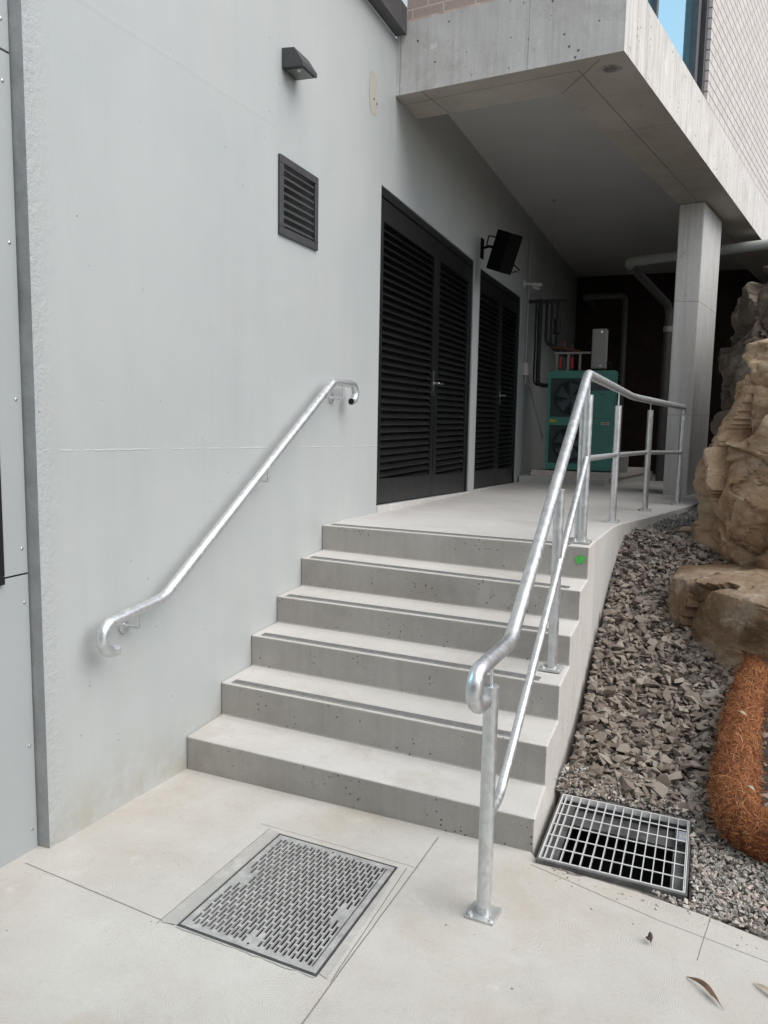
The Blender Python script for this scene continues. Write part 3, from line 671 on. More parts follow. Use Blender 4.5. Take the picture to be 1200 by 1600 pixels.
for c_ in range(NC):
    a = u0 + bu + c_ * cw
    pl(m, a, a + web, va, vb, T0, T1)
    x0, x1 = a + web, a + cw - (0 if c_ < NC - 1 else web)
    if c_ == NC - 1: continue
    pit = .0885; off = (c_ % 2) * pit / 2; v = va - off
    while v < vb:
        s0, s1 = v, v + pit * .17
        s0_, s1_ = max(s0, va), min(s1, vb)
        if s1_ > s0_: pl(m, x0, x1, s0_, s1_, T0, T1)
        mid_ = (v + pit * .6)
        uc = (x0 + x1) / 2
        if (abs(uc - .5) < .045 and (mid_ < va + .05 or mid_ > vb - .05)) or (c_ < 3 and .44 < mid_ < .56) or (c_ > NC - 5 and .50 < mid_ < .62):
            q0, q1 = max(v + pit * .17, va), min(v + pit, vb)
            if q1 > q0: pl(m, x0, x1, q0, q1, T0, T1)
        v += pit
m.build('slotted_plate', M['cast'], dc)
for (u, v) in [(.5, .045), (.5, .955)]:
    q = gp(u, v); MB().tube([(q[0], q[1], q[2] + .0005), (q[0], q[1], q[2] + .003), (q[0], q[1], q[2] + .003)], [.011, .010, .004], 16).build('screw', M['galvflat'], dc, smooth=30)
    MB().cyl((q[0], q[1], q[2] + .003), (q[0], q[1], q[2] + .0036), .004, 6).build('screw_socket', M['void'], dc)
m = MB()
for (u, v, a, b_) in [((0), 0, 1, 0), (1, 0, 1, 1), (1, 1, 0, 1), (0, 1, 0, 0)]:
    P0, P1 = gp(u, v, -.002), gp(a, b_, -.002); m.add([P0, P1, (P1[0], P1[1], -.30), (P0[0], P0[1], -.30)], [(0, 1, 2, 3)])
m.add([(gc[0][0], gc[0][1], -.14), (gc[1][0], gc[1][1], -.14), (gc[2][0], gc[2][1], -.14), (gc[3][0], gc[3][1], -.14)], [(3, 2, 1, 0)])
m.build('pit', M['void'], dc)
def slurry(pts, nm):
    out = []
    for i in range(len(pts)):
        a = Vector(pts[i]); b_ = Vector(pts[(i + 1) % len(pts)]); nseg = max(2, int((b_ - a).length / .012))
        for k in range(nseg):
            q = a.lerp(b_, k / nseg); ragged = i in nm
            if ragged: q += Vector((mn.noise(Vector((q.x * 30, q.y * 30, 1))), mn.noise(Vector((q.x * 30, q.y * 30, 9))))) * .007
            out.append((q.x, q.y, pz(q.x, q.y) + .0022))
    m = MB(); m.add(out, [tuple(range(len(out)))]); return m
for pts, nm in [([(.662, -.375), (.663, -1.080), (.714, -1.0745), (.709, -.386)], (0, 3)), ([(1.2335, -.50), (1.2335, -1.10), (1.262, -1.115), (1.250, -.66)], (2, 3)), ([(.72, -1.0775), (1.228, -1.119), (1.228, -1.124), (.72, -1.083)], (2,))]:
    slurry(pts, nm).build('mortar_band', M['slurry'], dc)

# ------------------------------------------------------------------ grated gully beside the stairs
gg = thing('grated_drain', (1.96, .13, -.02), 'square galvanised bar grating over a dark pit beside the bottom step', 'drain')
G4 = [Vector((1.712, .380, .002)), Vector((2.236, .345, .002)), Vector((2.224, -.196, -.003)), Vector((1.703, -.168, -.003))]  # TL TR BR BL
def gq(u, v, dz=0.0):
    q = (G4[0] * (1 - u) + G4[1] * u) * (1 - v) + (G4[3] * (1 - u) + G4[2] * u) * v; return Vector((q.x, q.y, q.z + dz))
def gb(mb, u0, u1, v0, v1, z0, z1):
    mb.hexa([gq(u0, v1, z0), gq(u1, v1, z0), gq(u1, v0, z0), gq(u0, v0, z0)], [gq(u0, v1, z1), gq(u1, v1, z1), gq(u1, v0, z1), gq(u0, v0, z1)])
m = MB()
for i in range(15):
    u = .010 + i * .976 / 14 if i else .010
    if i == 0: u = .034
    gb(m, u, u + .0062, .012, .988, -.018, .0)
gb(m, .0, .0095, .0, 1.0, -.024, .001); gb(m, .9955, 1.003, .0, 1.0, -.024, .001)
gb(m, .0100, .9950, .0, .0115, -.024, .001); gb(m, .0100, .9950, .9885, 1., -.024, .001)
m.build('load_bars', M['galvb'], gg)
m = MB()
for j in range(1, 6):
    v = j / 6
    P = [gq(t / 60, v, .0005) for t in range(1, 60)]
    m.tube(P, .0028, 6)
m.build('cross_rods', M['galvb'], gg, smooth=60)
m = MB(); e_ = .016
gb(m, -e_, -.004, -e_, 1 + e_, -.05, -.004); gb(m, 1.006, 1 + e_, -e_, 1 + e_, -.05, -.004); gb(m, -.004, 1.006, -e_, -.004, -.05, -.004); gb(m, -.004, 1.006, 1.004, 1 + e_, -.05, -.004)
gb(m, -.004, .11, -.004, 1.004, -.062, -.045); gb(m, .90, 1.006, -.004, 1.004, -.062, -.045); gb(m, .11, .90, -.004, .24, -.075, -.062); gb(m, .11, .90, .82, 1.004, -.15, -.13)
m.build('plastic_rim', M['pitgrey'], gg)
m = MB()
for a, b_ in [((-.004, -.004), (1.006, -.004)), ((1.006, -.004), (1.006, 1.004)), ((1.006, 1.004), (-.004, 1.004)), ((-.004, 1.004), (-.004, -.004))]:
    P0, P1 = gq(*a, -.05), gq(*b_, -.05); m.add([P0, P1, (P1.x, P1.y, -.6), (P0.x, P0.y, -.6)], [(0, 1, 2, 3)])
m.add([gq(0, 0, -.6), gq(1, 0, -.6), gq(1, 1, -.6), gq(0, 1, -.6)], [(3, 2, 1, 0)]); m.build('pit', M['plastic'], gg)
m = MB(); gb(m, .928, .992, .175, .33, -.007, -.004); tg = m.build('tag', M['tagm'], gg)
cu = bpy.data.curves.new('tag_text', 'FONT'); cu.body = '15'; cu.size = .030; cu.extrude = .0004; cu.align_x = 'CENTER'; cu.align_y = 'CENTER'
to = bpy.data.objects.new('tmp', cu); C.objects.link(to); bpy.context.view_layer.update()
tm = bpy.data.meshes.new_from_object(to); bpy.data.objects.remove(to); tm.materials.append(M['white'])
to = bpy.data.objects.new('tag_text', tm); C.objects.link(to); to.parent = tg; q = gq(.96, .25, -.0032); to.location = q; to.rotation_euler = (0, 0, -.06)

# ------------------------------------------------------------------ terrain under gravel
def hprof(y):
    P = [(-9, .30), (-2.2, .05), (-.6, -.016), (-.25, -.016), (.35, .0), (.6, .035), (.9, .085), (1.1, .13), (1.4, .23), (1.75, .355), (2.1, .47), (2.5, .62), (2.8, .82), (3.0, .855), (3.5, .86), (5, .85), (8, .80), (13, .75)]
    for (a, za), (b_, zb2) in zip(P, P[1:]):
        if y <= b_: return za + (zb2 - za) * (y - a) / (b_ - a)
    return .75
def side_x(y):
    pts = [(1.70, -1), (1.69, 2.5), (1.725, 2.75), (1.80, 3.05), (1.98, 3.85), (2.175, 4.85), (2.42, 6.2), (2.75, 8.5), (3.1, 12.5)]
    for (xa, a), (xb, b_) in zip(pts, pts[1:]):
        if y <= b_: return xa + (xb - xa) * (y - a) / (b_ - a)
    return 3.1
def gh(x, y): return hprof(y) + .02 * mn.noise(Vector((x * 2, y * 2, 0))) + max(0, x - 2.3) * .10
gx = np.concatenate([np.linspace(1.6, 2.6, 90), np.linspace(2.65, 8, 45)]); gy = np.concatenate([np.linspace(-6, -.8, 12), np.linspace(-.75, 1.0, 120), np.linspace(1.05, 13, 120)])
V = []; F = []
for y in gy:
    for x in gx:
        z = gh(x, y) - .02
        # depress below the pavement, and under the pit
        ex = np.interp(x, [q[0] for q in edge], [q[1] for q in edge])
        if y < ex - .03 or x < 1.695: z = min(z, pz(x, y) - .15 if y < ex else z - .25)
        if 1.675 < x < 2.232 and -.185 < y < .395: z = -.75
        V.append((x, y, z))
nx = len(gx)
F = [(j * nx + i, j * nx + i + 1, (j + 1) * nx + i + 1, (j + 1) * nx + i) for j in range(len(gy) - 1) for i in range(nx - 1)]
struct(mesh_np('terrain', V, F, M['bed'], smooth=True))

# ------------------------------------------------------------------ stones
def hull_templates(nt, npts, flat):
    out = []
    for _ in range(nt):
        bm = bmesh.new()
        for _ in range(npts):
            d = rng.normal(size=3); d /= np.linalg.norm(d); d *= rng.uniform(.78, 1.0); bm.verts.new((d[0], d[1] * rng.uniform(.75, 1), d[2] * flat))
        r = bmesh.ops.convex_hull(bm, input=bm.verts); 
        junk = [v for v in bm.verts if not v.link_faces]; bmesh.ops.delete(bm, geom=junk, context='VERTS')
        bmesh.ops.triangulate(bm, faces=bm.faces); bm.verts.index_update()
        out.append((np.array([v.co[:] for v in bm.verts]), np.array([[v.index for v in f.verts] for f in bm.faces]))); bm.free()
    return out
TP = hull_templates(40, 9, .55); TS = hull_templates(20, 7, .7)
def scatter(name, pts, mat, label, cat, tpl, tilt=.5):
    Vs, Fs, off = [], [], 0
    for (x, y, z, r) in pts:
        tv, tf = tpl[rng.integers(len(tpl))]
        sx, sy, sz = r * rng.uniform(.75, 1.3), r * rng.uniform(.6, 1.0), r * rng.uniform(.6, 1.0)
        q = Quaternion((rng.normal(), rng.normal(), 0), rng.normal() * tilt) if tilt < 9 else None
        Rm = np.array((Quaternion(Vector((rng.normal(), rng.normal(), .01)).normalized(), rng.normal() * tilt) @ Quaternion((0, 0, 1), rng.uniform(0, 6.283))).to_matrix())
        v = (tv * [sx, sy, sz]) @ Rm.T + [x, y, z]
        Vs.append(v); Fs.append(tf + off); off += len(tv)
    o = mesh_np(name, np.concatenate(Vs), np.concatenate(Fs), mat)
    tag(o, label, cat, kind='stuff'); return o
def edge_y(x): return float(np.interp(x, [q[0] for q in edge], [q[1] for q in edge]))
big = []
for layer in range(3):
    for _ in range(1500):
        y = rng.uniform(.38, 3.0); x = rng.uniform(side_x(y), 2.65)
        r = rng.choice([.024, .030, .037, .046, .058], p=[.22, .28, .26, .17, .07])
        if y > 2.2: r *= .9
        if x - r * .45 < side_x(y): continue
        if 1.6 < x < 2.27 and y - r < .385: continue
        big.append((x, y, gh(x, y) - .03 + layer * .014 + rng.uniform(0, .012) + r * .25, r))
for _ in range(4200):
    y = rng.uniform(.38, 3.0); x = rng.uniform(side_x(y) + .005, 2.6); r = rng.uniform(.007, .016)
    if 1.6 < x < 2.27 and y - r < .39: continue
    big.append((x, y, gh(x, y) - .018 + rng.uniform(0, .02), r))
for _ in range(260):
    y = rng.uniform(.36, .62); x = rng.uniform(2.26, 2.6); big.append((x, y - rng.uniform(0, .25), gh(x, y) - .005, rng.uniform(.014, .03)))
scatter('crushed_rock', big, M['stone'], 'sloping bed of angular grey brown crushed rock beside the stairs', 'crushed rock', TP, .6)
sm = []
for layer in range(3):
    for _ in range(8000):
        x = rng.uniform(1.68, 3.0); y = rng.uniform(-1.1, .62)
        r = rng.choice([.008, .011, .015, .020], p=[.3, .35, .25, .1])
        if y < edge_y(x) + r * .9: continue
        if G4[3].x - .03 < x < 2.250 and -.214 < y < .40: continue
        sm.append((x, y, gh(x, y) - .012 + layer * .006 + rng.uniform(0, .006), r))
for _ in range(46):
    x = rng.uniform(1.75, 2.6); y = edge_y(x) - abs(rng.normal()) * .07; r = rng.choice([.003, .005, .008]); sm.append((x, y, pz(x, y) + r * .35, r))
scatter('small_gravel', sm, M['pebble'], 'strip of fine mixed gravel between the pavement edge and the coir log', 'gravel', TS, .8)
fr_ = []
for layer in range(2):
    for _ in range(6500):
        y = rng.uniform(2.75, 7.0); x = rng.uniform(side_x(y), side_x(y) + 1.1)
        r = rng.uniform(.010, .021)
        if x - r < side_x(y): continue
        fr_.append((x, y, gh(x, y) - .012 + layer * .008 + rng.uniform(0, .008), r))
scatter('grey_chippings', fr_, M['chip'], 'level patch of dark grey chippings between the landing edge and the column', 'gravel', TS, .8)

V = []; F = []
sx_ = np.linspace(2.44, 4.2, 70); sy_ = np.linspace(.12, 1.7, 60)
for y in sy_:
    for x in sx_: V.append((x, y, gh(x, y) + .022 + .035 * min(1, (x - 2.44) * 3) + .018 * mn.noise(Vector((x * 14, y * 14, 2))) + .012 * mn.noise(Vector((x * 40, y * 40, 2)))))
F = [(j * 70 + i, j * 70 + i + 1, (j + 1) * 70 + i + 1, (j + 1) * 70 + i) for j in range(59) for i in range(69)]
struct(mesh_np('garden_soil', V, F, M['soil'], smooth=True))
# ------------------------------------------------------------------ rocks
def fbm(p, o=5, l=2.1, g_=.5):
    s_, a = 0, 1
    for _ in range(o): s_ += a * mn.noise(p); p = p * l; a *= g_
    return s_
def facet(p, seed, k):
    d, pts = mn.voronoi(p * k); c = pts[0]; r = mn.cell_vector(c * 7.13 + Vector((seed, 0, 0))) * 2 - Vector((1, 1, 1))
    return (p * k - c).dot(r) / k
def outcrop(name, plan, z0, z1, left, amp, seed, mat, nu=330, nv=230, cap=.10, fs=1.0, fk=1.0):
    """plan: closed polygon ccw (relative to the left-most x); left: [(z, x_left)] shifts and narrows it with height"""
    zs = [q[0] for q in left]; xs = [q[1] for q in left]
    P = [Vector(q) for q in plan]; n = len(P); cum_ = [0]
    for i in range(n): cum_.append(cum_[-1] + (P[(i + 1) % n] - P[i]).length)
    ring = []
    for i in range(nu):
        t = cum_[-1] * i / nu
        for k in range(n):
            if t <= cum_[k + 1]: ring.append(P[k].lerp(P[(k + 1) % n], (t - cum_[k]) / (cum_[k + 1] - cum_[k]))); break
    for _ in range(5): ring = [(ring[i - 1] + ring[i] * 2 + ring[(i + 1) % nu]) / 4 for i in range(nu)]
    nr = []
    for i in range(nu):
        d = ring[(i + 2) % nu] - ring[i - 2]; nr.append(Vector((d.y, -d.x, 0)).normalized())
    cx = sum(q.x for q in ring) / nu; cy = sum(q.y for q in ring) / nu; xr_ = max(q.x for q in ring)
    V = []; F = []
    for j in range(nv + 1):
        t = j / nv; z = z0 + (z1 - z0) * t; xl = float(np.interp(z, zs, xs)); sh = 1.0
        if t > 1 - cap: sh = math.sqrt(max(0.0004, 1 - ((t - 1 + cap) / cap) ** 2))
        for i in range(nu):
            q0 = ring[i]; XR = xs[0] + xr_; x = xl + q0.x * (XR - xl) / xr_; y = q0.y + .10 * (z - z0)
            cxx_ = xl + cx * (XR - xl) / xr_; x = cxx_ + (x - cxx_) * sh; y = cy + (y - cy) * sh
            p = Vector((x, y, z)); q = p + Vector((seed, seed * 2, 0))
            w3 = Vector((fbm(q * 1.7, 3), fbm(q * 1.7 + Vector((9, 9, 9)), 3), fbm(q * 1.7 + Vector((4, 1, 7)), 3))) * .09
            d1, _p = mn.voronoi((q + w3) * 2.0 * fs); d2, _p = mn.voronoi((q + w3 * .6) * 5.5 * fs)
            crack = -.035 * math.exp(-(d1[1] - d1[0]) / .05) - .010 * math.exp(-(d2[1] - d2[0]) / .05)
            k = amp * fbm(Vector((q.x * 1.5, q.y * 1.5, q.z * 1.1)), 4) + fk * .42 * facet(q + w3, seed, 2.0 * fs) + fk * .20 * facet(q + w3 * .6, seed + 3, 5.5 * fs) + .09 * facet(q, seed + 5, 15) + crack * fk + .008 * fbm(q * 22, 4)
            p += nr[i] * k; p.z += .35 * k * (1 if t > .8 else 0) + .008 * fbm(q * 9, 3)
            V.append(tuple(p))
    for j in range(nv):
        for i in range(nu): F.append((j * nu + i, j * nu + (i + 1) % nu, (j + 1) * nu + (i + 1) % nu, (j + 1) * nu + i))
    tc_ = np.mean(np.array(V[nv * nu:]), axis=0); V.append(tuple(tc_)); ti = len(V) - 1
    me = bpy.data.meshes.new(name); me.from_pydata(V, [], F + [(nv * nu + i, nv * nu + (i + 1) % nu, ti) for i in range(nu)]); me.update(); me.shade_smooth(); me.set_sharp_from_angle(angle=math.radians(38))
    o = bpy.data.objects.new(name, me); C.objects.link(o); me.materials.append(mat); return o
bl = outcrop('sandstone_outcrop', [(0, 2.85), (.12, 2.50), (.45, 2.30), (1.0, 2.25), (1.5, 2.35), (1.5, 3.7), (.5, 3.8), (.1, 3.4)], .2, 2.26,
             [(.3, 2.21), (.76, 2.225), (.86, 2.235), (1.05, 2.26), (1.25, 2.25), (1.36, 2.29), (1.55, 2.33), (1.83, 2.40), (1.95, 2.385), (2.05, 2.46), (2.12, 2.50), (2.25, 2.51)], .05, 3.0, M['rock'], cap=.05)
tag(bl, 'tall weathered tan sandstone outcrop standing at the right edge above the gravel', 'rock')
ld = outcrop('sandstone_ledge', [(0, 2.10), (.10, 1.86), (.30, 1.56), (.50, 1.38), (.85, 1.28), (1.6, 1.3), (1.6, 3.1), (.3, 3.1), (.03, 2.6)], -.1, .755,
             [(-.1, 2.14), (.4, 2.12), (.5, 2.105), (.69, 2.10), (.76, 2.12)], .022, 11.0, M['rockb'], 330, 130, cap=.07, fk=.42)
tag(ld, 'lower brown sandstone ledge at the foot of the tall outcrop, above the coir log', 'rock')
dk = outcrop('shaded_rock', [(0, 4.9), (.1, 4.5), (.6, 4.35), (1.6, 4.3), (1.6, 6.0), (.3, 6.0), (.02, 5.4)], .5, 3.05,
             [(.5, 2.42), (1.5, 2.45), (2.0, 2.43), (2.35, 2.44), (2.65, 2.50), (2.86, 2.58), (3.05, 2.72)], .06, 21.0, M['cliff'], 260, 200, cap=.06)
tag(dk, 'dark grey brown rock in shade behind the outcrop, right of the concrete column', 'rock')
# cliff behind
V = []; F = []; ny, nz = 200, 110
for j in range(nz + 1):
    for i in range(ny + 1):
        y = -1 + 14.5 * i / ny; z = -.5 + 6.2 * j / nz
        base = np.interp(y, [-1, 1, 3.0, 4.5, 5.5, 7, 9, 13], [6.5, 5.6, 4.6, 3.9, 3.5, 3.3, 3.2, 3.3])
        q = Vector((3, y, z)); x = base + .10 * max(0, z - 1) + .30 * fbm(Vector((9, y * .9, z * .9)), 5) + .05 * fbm(Vector((2, y * 5, z * 9)), 4)
        if y < 5.2:
            cap = 1.1 + max(0, y - 1.5) * .75
            if z > cap: x += (z - cap) * 2.2; z = cap + (z - cap) * .35
        V.append((x, y, min(z, 3.95 if y > 5 else 9)))
F = [(j * (ny + 1) + i, (j + 1) * (ny + 1) + i, (j + 1) * (ny + 1) + i + 1, j * (ny + 1) + i + 1) for j in range(nz) for i in range(ny)]
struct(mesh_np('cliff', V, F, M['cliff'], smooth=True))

# ------------------------------------------------------------------ coir log
cg = thing('coir_log', (2.45, .7, .1), 'shaggy red brown coir fibre log bent around the garden bed', 'coir log')
cp = [(2.56, 1.56, .37), (2.50, 1.30, .30), (2.450, 1.0, .215), (2.425, .70, .15), (2.402, .42, .095), (2.42, .21, .08), (2.62, .09, .08), (3.1, .0, .09), (3.6, -.1, .09)]
CR = lambda p: .070 + .022 * min(1, max(0, (1.5 - p[1]) / 1.1))
cpf = fillet(cp, .14, 5); rad = .083
m = MB(); m.tube(cpf, [CR(p) * (1 + .10 * mn.noise(Vector(p) * 6)) for p in cpf], 26); core = m.build('core', M['coir'], cg, smooth=80)
cum = [0]; 
for a, b_ in zip(cpf, cpf[1:]): cum.append(cum[-1] + (Vector(b_) - Vector(a)).length)
V = []; F = []
def along(s):
    s = min(max(s, 0), cum[-1] - 1e-4)
    for i in range(len(cum) - 1):
        if s <= cum[i + 1]:
            a, b_ = Vector(cpf[i]), Vector(cpf[i + 1]); return a.lerp(b_, (s - cum[i]) / (cum[i + 1] - cum[i])), (b_ - a).normalized()
NFI = 22000
for _ in range(NFI):
    s_ = random.uniform(0, cum[-1]); p, t_ = along(s_); a = random.uniform(-.6, math.pi + .6)
    u = t_.cross(Vector((0, 0, 1))).normalized(); v = u.cross(t_); nrm = (u * math.cos(a) + v * math.sin(a)); tan = nrm.cross(t_)
    lump = 1 + .16 * mn.noise(p * 8 + nrm * 2.5) + .05 * mn.noise(p * 30 + nrm * 6)
    q = p + nrm * CR(p) * lump
    d = (t_ * random.gauss(0, 1) + tan * random.gauss(0, .7) + nrm * random.gauss(.1, .25)).normalized()
    Lg = random.uniform(.012, .045); wd = random.uniform(.0004, .0010); sag = random.uniform(-.3, .6)
    side = d.cross(nrm).normalized() * wd; o0 = len(V); lift = random.uniform(.0, .010)
    if random.random() < .06: Lg *= 2.2; lift += .010; sag += .8
    for k in range(4):
        tt = k / 3; c_ = q + d * Lg * (tt - .5) + nrm * (lift + .012 * sag * math.sin(math.pi * tt)); c_ += tan * (.01 * sag * math.sin(2.2 * tt))
        V.append(tuple(c_ - side)); V.append(tuple(c_ + side)); 
    for k in range(3): F.append((o0 + 2 * k, o0 + 2 * k + 1, o0 + 2 * k + 3, o0 + 2 * k + 2))
fo = mesh_np('fibres', V, F, M['fibre'], cg)

# ------------------------------------------------------------------ leaves
def leaf(name, a, b_, wid, mat, label, z0=0.0, curl=.012, twist=.5, zf=pz, bend=.0, group=None):
    A, B = Vector(a), Vector(b_); d = (B - A); Ln = d.length; d.normalize(); s = Vector((-d.y, d.x)); V = []; F = []; n = 18
    for i in range(n + 1):
        t = i / n; w_ = wid * math.sin(math.pi * min(1, t * 1.08)) ** .8 * (1 if t < .78 else max(.04, (1 - t) / .22)) + .0006
        c_ = A + d * Ln * t + s * bend * math.sin(math.pi * t); tw = twist * math.sin(t * 5.0)
        for k in (-1, -.4, .4, 1):
            q = c_ + s * w_ * k * math.cos(tw); h = z0 + .0035 + abs(k) ** 2 * curl * math.sin(math.pi * t) + k * w_ * math.sin(tw) * .7 + curl * .7 * math.sin(math.pi * t) + abs(math.sin(tw)) * w_ * .7
            V.append((q.x, q.y, zf(q.x, q.y) + h))
    F = [(i * 4 + k, i * 4 + k + 1, (i + 1) * 4 + k + 1, (i + 1) * 4 + k) for i in range(n) for k in range(3)]
    m = MB(); m.add(V, F); o = m.build(name, mat, smooth=60)
    so_ = o.modifiers.new('s', 'SOLIDIFY'); so_.thickness = .0008
    return tag(o, label, 'leaf')
leaf('dry_leaf', (2.232, -.662), (2.331, -.779), .0085, M['leaf'], 'long curled brown dry leaf lying alone on the pavement', curl=.008, twist=.9, bend=.008)
leaf('dry_leaf', (2.417, -.609), (2.50, -.690), .0075, M['leafp'], 'pale narrow dry leaf at the right edge of the pavement', curl=.006, twist=.4)
leaf('dry_leaf', (2.110, -.512), (2.128, -.545), .012, M['leafd'], 'small crumpled dark leaf on the pavement near the kerb line', curl=.010, twist=1.2)
tz = lambda x, y: .0
leaf('dry_leaf', (2.43, .93), (2.465, .87), .008, M['leafp'], 'pale dry leaf lying on top of the coir log', z0=.298, curl=.004, twist=.3, zf=tz)
leaf('dry_leaf', (2.44, .345), (2.47, .30), .007, M['leafp'], 'pale dry leaf lying on the bend of the coir log', z0=.192, curl=.004, twist=.3, zf=tz)

# ------------------------------------------------------------------ loudspeaker
sp = thing('loudspeaker', (0, 5.2, 3.4), 'black loudspeaker tilted downward on a wall bracket above the far doors', 'speaker')
R = Matrix.Rotation(math.radians(-16), 3, Vector((.30, 1, 0)).normalized()) @ Matrix.Rotation(math.radians(25), 3, 'Z')
R = Matrix.Rotation(math.radians(20), 3, Vector((.36, .93, 0)).normalized())@ Matrix.Rotation(math.radians(-20), 3, 'Z')
cc = Vector((.30, 4.95, 3.295))
m = MB(); hw, hd_, hh = .115, .11, .19
poly = [(-hw * .75, hd_), (-hw, -hd_ * .4), (-hw * .7, -hd_), (hw * .7, -hd_), (hw, -hd_ * .4), (hw * .75, hd_)]
vs = [tuple(cc + R @ Vector((x, y, z))) for z in (-hh, hh) for x, y in poly]; n6 = 6
m.add(vs, [tuple(range(5, -1, -1)), tuple(range(6, 12))] + [(i, (i + 1) % 6, 6 + (i + 1) % 6, 6 + i) for i in range(6)])
m.build('cabinet', M['speaker'], sp, bevel=.008)
m = MB(); m.box((.0, 5.16, 3.30), (.012, 5.26, 3.50)); m.tube([(.01, 5.2, 3.40), (.10, 5.12, 3.40), (.19, 5.03, 3.36)], .014, 10); m.tube([(.06, 5.16, 3.40), (.10, 5.1, 3.50), (.20, 5.02, 3.46)], .007, 8); m.build('bracket', M['speaker'], sp)
m = MB(); m.tube([cc + R @ Vector((.02, .10, -.06)), cc + R @ Vector((.16, .12, -.12)), cc + R @ Vector((.10, .10, -.16))], .007, 8); m.build('rear_handle', M['speaker'], sp)

# ------------------------------------------------------------------ wall services
cd = thing('conduit', (0, 7.6, 2.3), 'thin white conduit with a small junction box running down the wall past the far doors', 'conduit')
m = MB(); m.tube([(.018, 7.66, 4.28), (.018, 7.62, 2.40)], .011, 10); m.build('pipe', M['grey'], cd)
m = MB(); m.box((.001, 7.56, 2.235), (.06, 7.70, 2.40)); m.build('junction_box', M['chan'], cd, bevel=.006)
m = MB(); m.tube(fillet([(.03, 7.6, 2.235), (.03, 7.6, 2.14), (.06, 7.75, 2.10), (.05, 7.9, 2.02), (.25, 7.85, 1.4)], .05), .010, 8); m.build('cable', M['grey'], cd)
sn = thing('wall_sensor', (0, 7.42, 3.38), 'small white twin sensor light on the wall at the corner of the far doors', 'sensor')
m = MB(); m.cyl((.001, 7.42, 3.40), (.02, 7.42, 3.40), .05, 16); m.tube([(.02, 7.42, 3.40), (.14, 7.42, 3.38)], .016, 10); m.build('mount', M['white'], sn)
m = MB(); m.tube([(.12, 7.40, 3.38), (.24, 7.38, 3.365)], [.026, .020], 12); m.build('head', M['white'], sn); m = MB(); m.tube([(.13, 7.42, 3.345), (.20, 7.40, 3.32)], [.018, .014], 12); m.build('head', M['white'], sn)
pd = thing('ceiling_hook', (.43, 6.93, 4.28), 'thin wire hanging from a small plate on the white ceiling', 'hanging wire')
MB().cyl((.43, 6.93, 4.272), (.43, 6.93, 4.2795), .03, 14).build('plate', M['grey'], pd); MB().cyl((.43, 6.93, 3.75), (.43, 6.93, 4.275), .0022, 6).build('wire', M['grey'], pd)

# ------------------------------------------------------------------ condenser unit and base
plth = MB(); plth.prism([(.02, 7.45), (1.15, 7.43), (1.62, 9.6), (.02, 9.6)], .6, .908); tag(plth.build('plinth', M['landing'], bevel=.01), 'low concrete plinth against the wall carrying the green condenser unit', 'plinth')
bs = MB(); bs.prism([(.16, 7.56), (1.22, 7.545), (1.55, 9.2), (.16, 9.2)], .909, .985); tag(bs.build('base_channel', M['chan'], bevel=.004), 'cream coloured channel base lying between plinth and green unit', 'base')
hv = thing('condenser_unit', (.75, 7.75, .985), 'teal green twin fan condenser unit standing in the dark undercroft', 'condenser')
x0, x1, y0, y1, z0, z1 = .325, 1.185, 7.62, 7.97, 1.0, 2.30
fx0, fx1 = .365, .845
m = MB(); 
m.box((x0, y0 + .02, z0), (x1, y1, z1)); m.build('casing', M['teal'], hv, bevel=.008)
m = MB()   # front frame around two fan openings, then side panel
m.box((x0 + .003, y0, z0 + .004), (fx0, y0 + .019, z1 - .004)); m.box((fx1, y0, z0 + .004), (x1 - .003, y0 + .019, z1 - .004))
for a, b_ in [(z0 + .004, 1.085), (1.585, 1.690), (2.20, z1 - .004)]: m.box((fx0, y0, a), (fx1, y0 + .019, b_))
m.build('front_panel', M['teal'], hv)
for zc in (1.335, 1.945):
    cxx = (fx0 + fx1) / 2 + .03
    m = MB(); m.box((fx0 + .002, y0 + .0165, zc - .25), (fx1 - .002, y0 + .0195, zc + .253)); fp = m.build('fan_recess', M['tealdark'], hv)
    m = MB(); m.tube([(cxx, y0 + .0160, zc), (cxx, y0 + .0150, zc)], .225, 40); m.build('fan_opening', M['void'], fp)
    m = MB(); 
    for k in range(5):
        a = k * 2 * math.pi / 5
        P = [(cxx + .03 * math.cos(a), y0 + .008, zc + .03 * math.sin(a)), (cxx + .20 * math.cos(a - .3), y0 + .006, zc + .20 * math.sin(a - .3)), (cxx + .20 * math.cos(a + .45), y0 + .013, zc + .20 * math.sin(a + .45)), (cxx + .05 * math.cos(a + .8), y0 + .0135, zc + .05 * math.sin(a + .8))]
        m.add(P, [(0, 1, 2, 3)])
    m.tube([(cxx, y0 + .016, zc), (cxx, y0 + .004, zc)], .045, 16); m.build('fan_blades', M['fan'], fp)
    m = MB()
    for k in range(1, 14):
        r = k * .0165; m.tube([(cxx + r * math.cos(a), y0 - .004, zc + r * math.sin(a)) for a in np.linspace(0, 6.2832, 37)], .0012, 4, caps=False)
    for k in range(24):
        a = k * math.pi / 12; m.tube([(cxx + .03 * math.cos(a), y0 - .006, zc + .03 * math.sin(a)), (cxx + .225 * math.cos(a), y0 - .006, zc + .225 * math.sin(a))], .0012, 4)
    for k in range(2): m.tube([(fx0 + .02, y0 - .009, zc - .03 + .05 * k), (cxx + .04, y0 - .009, zc - .03 + .05 * k)], .0022, 5)
    m.build('fan_guard', M['wire'], fp)
m = MB(); m.box((fx1 + .035, y0 - .003, 2.04), (x1 - .06, y0 - .0005, 2.14)); m.build('louvre_panel', M['fan'], hv)
m = MB(); m.box((fx1 + .01, y0 - .0015, 1.685), (x1 - .01, y0 - .0003, 1.689)); m.build('panel_seam', M['tealdark'], hv)
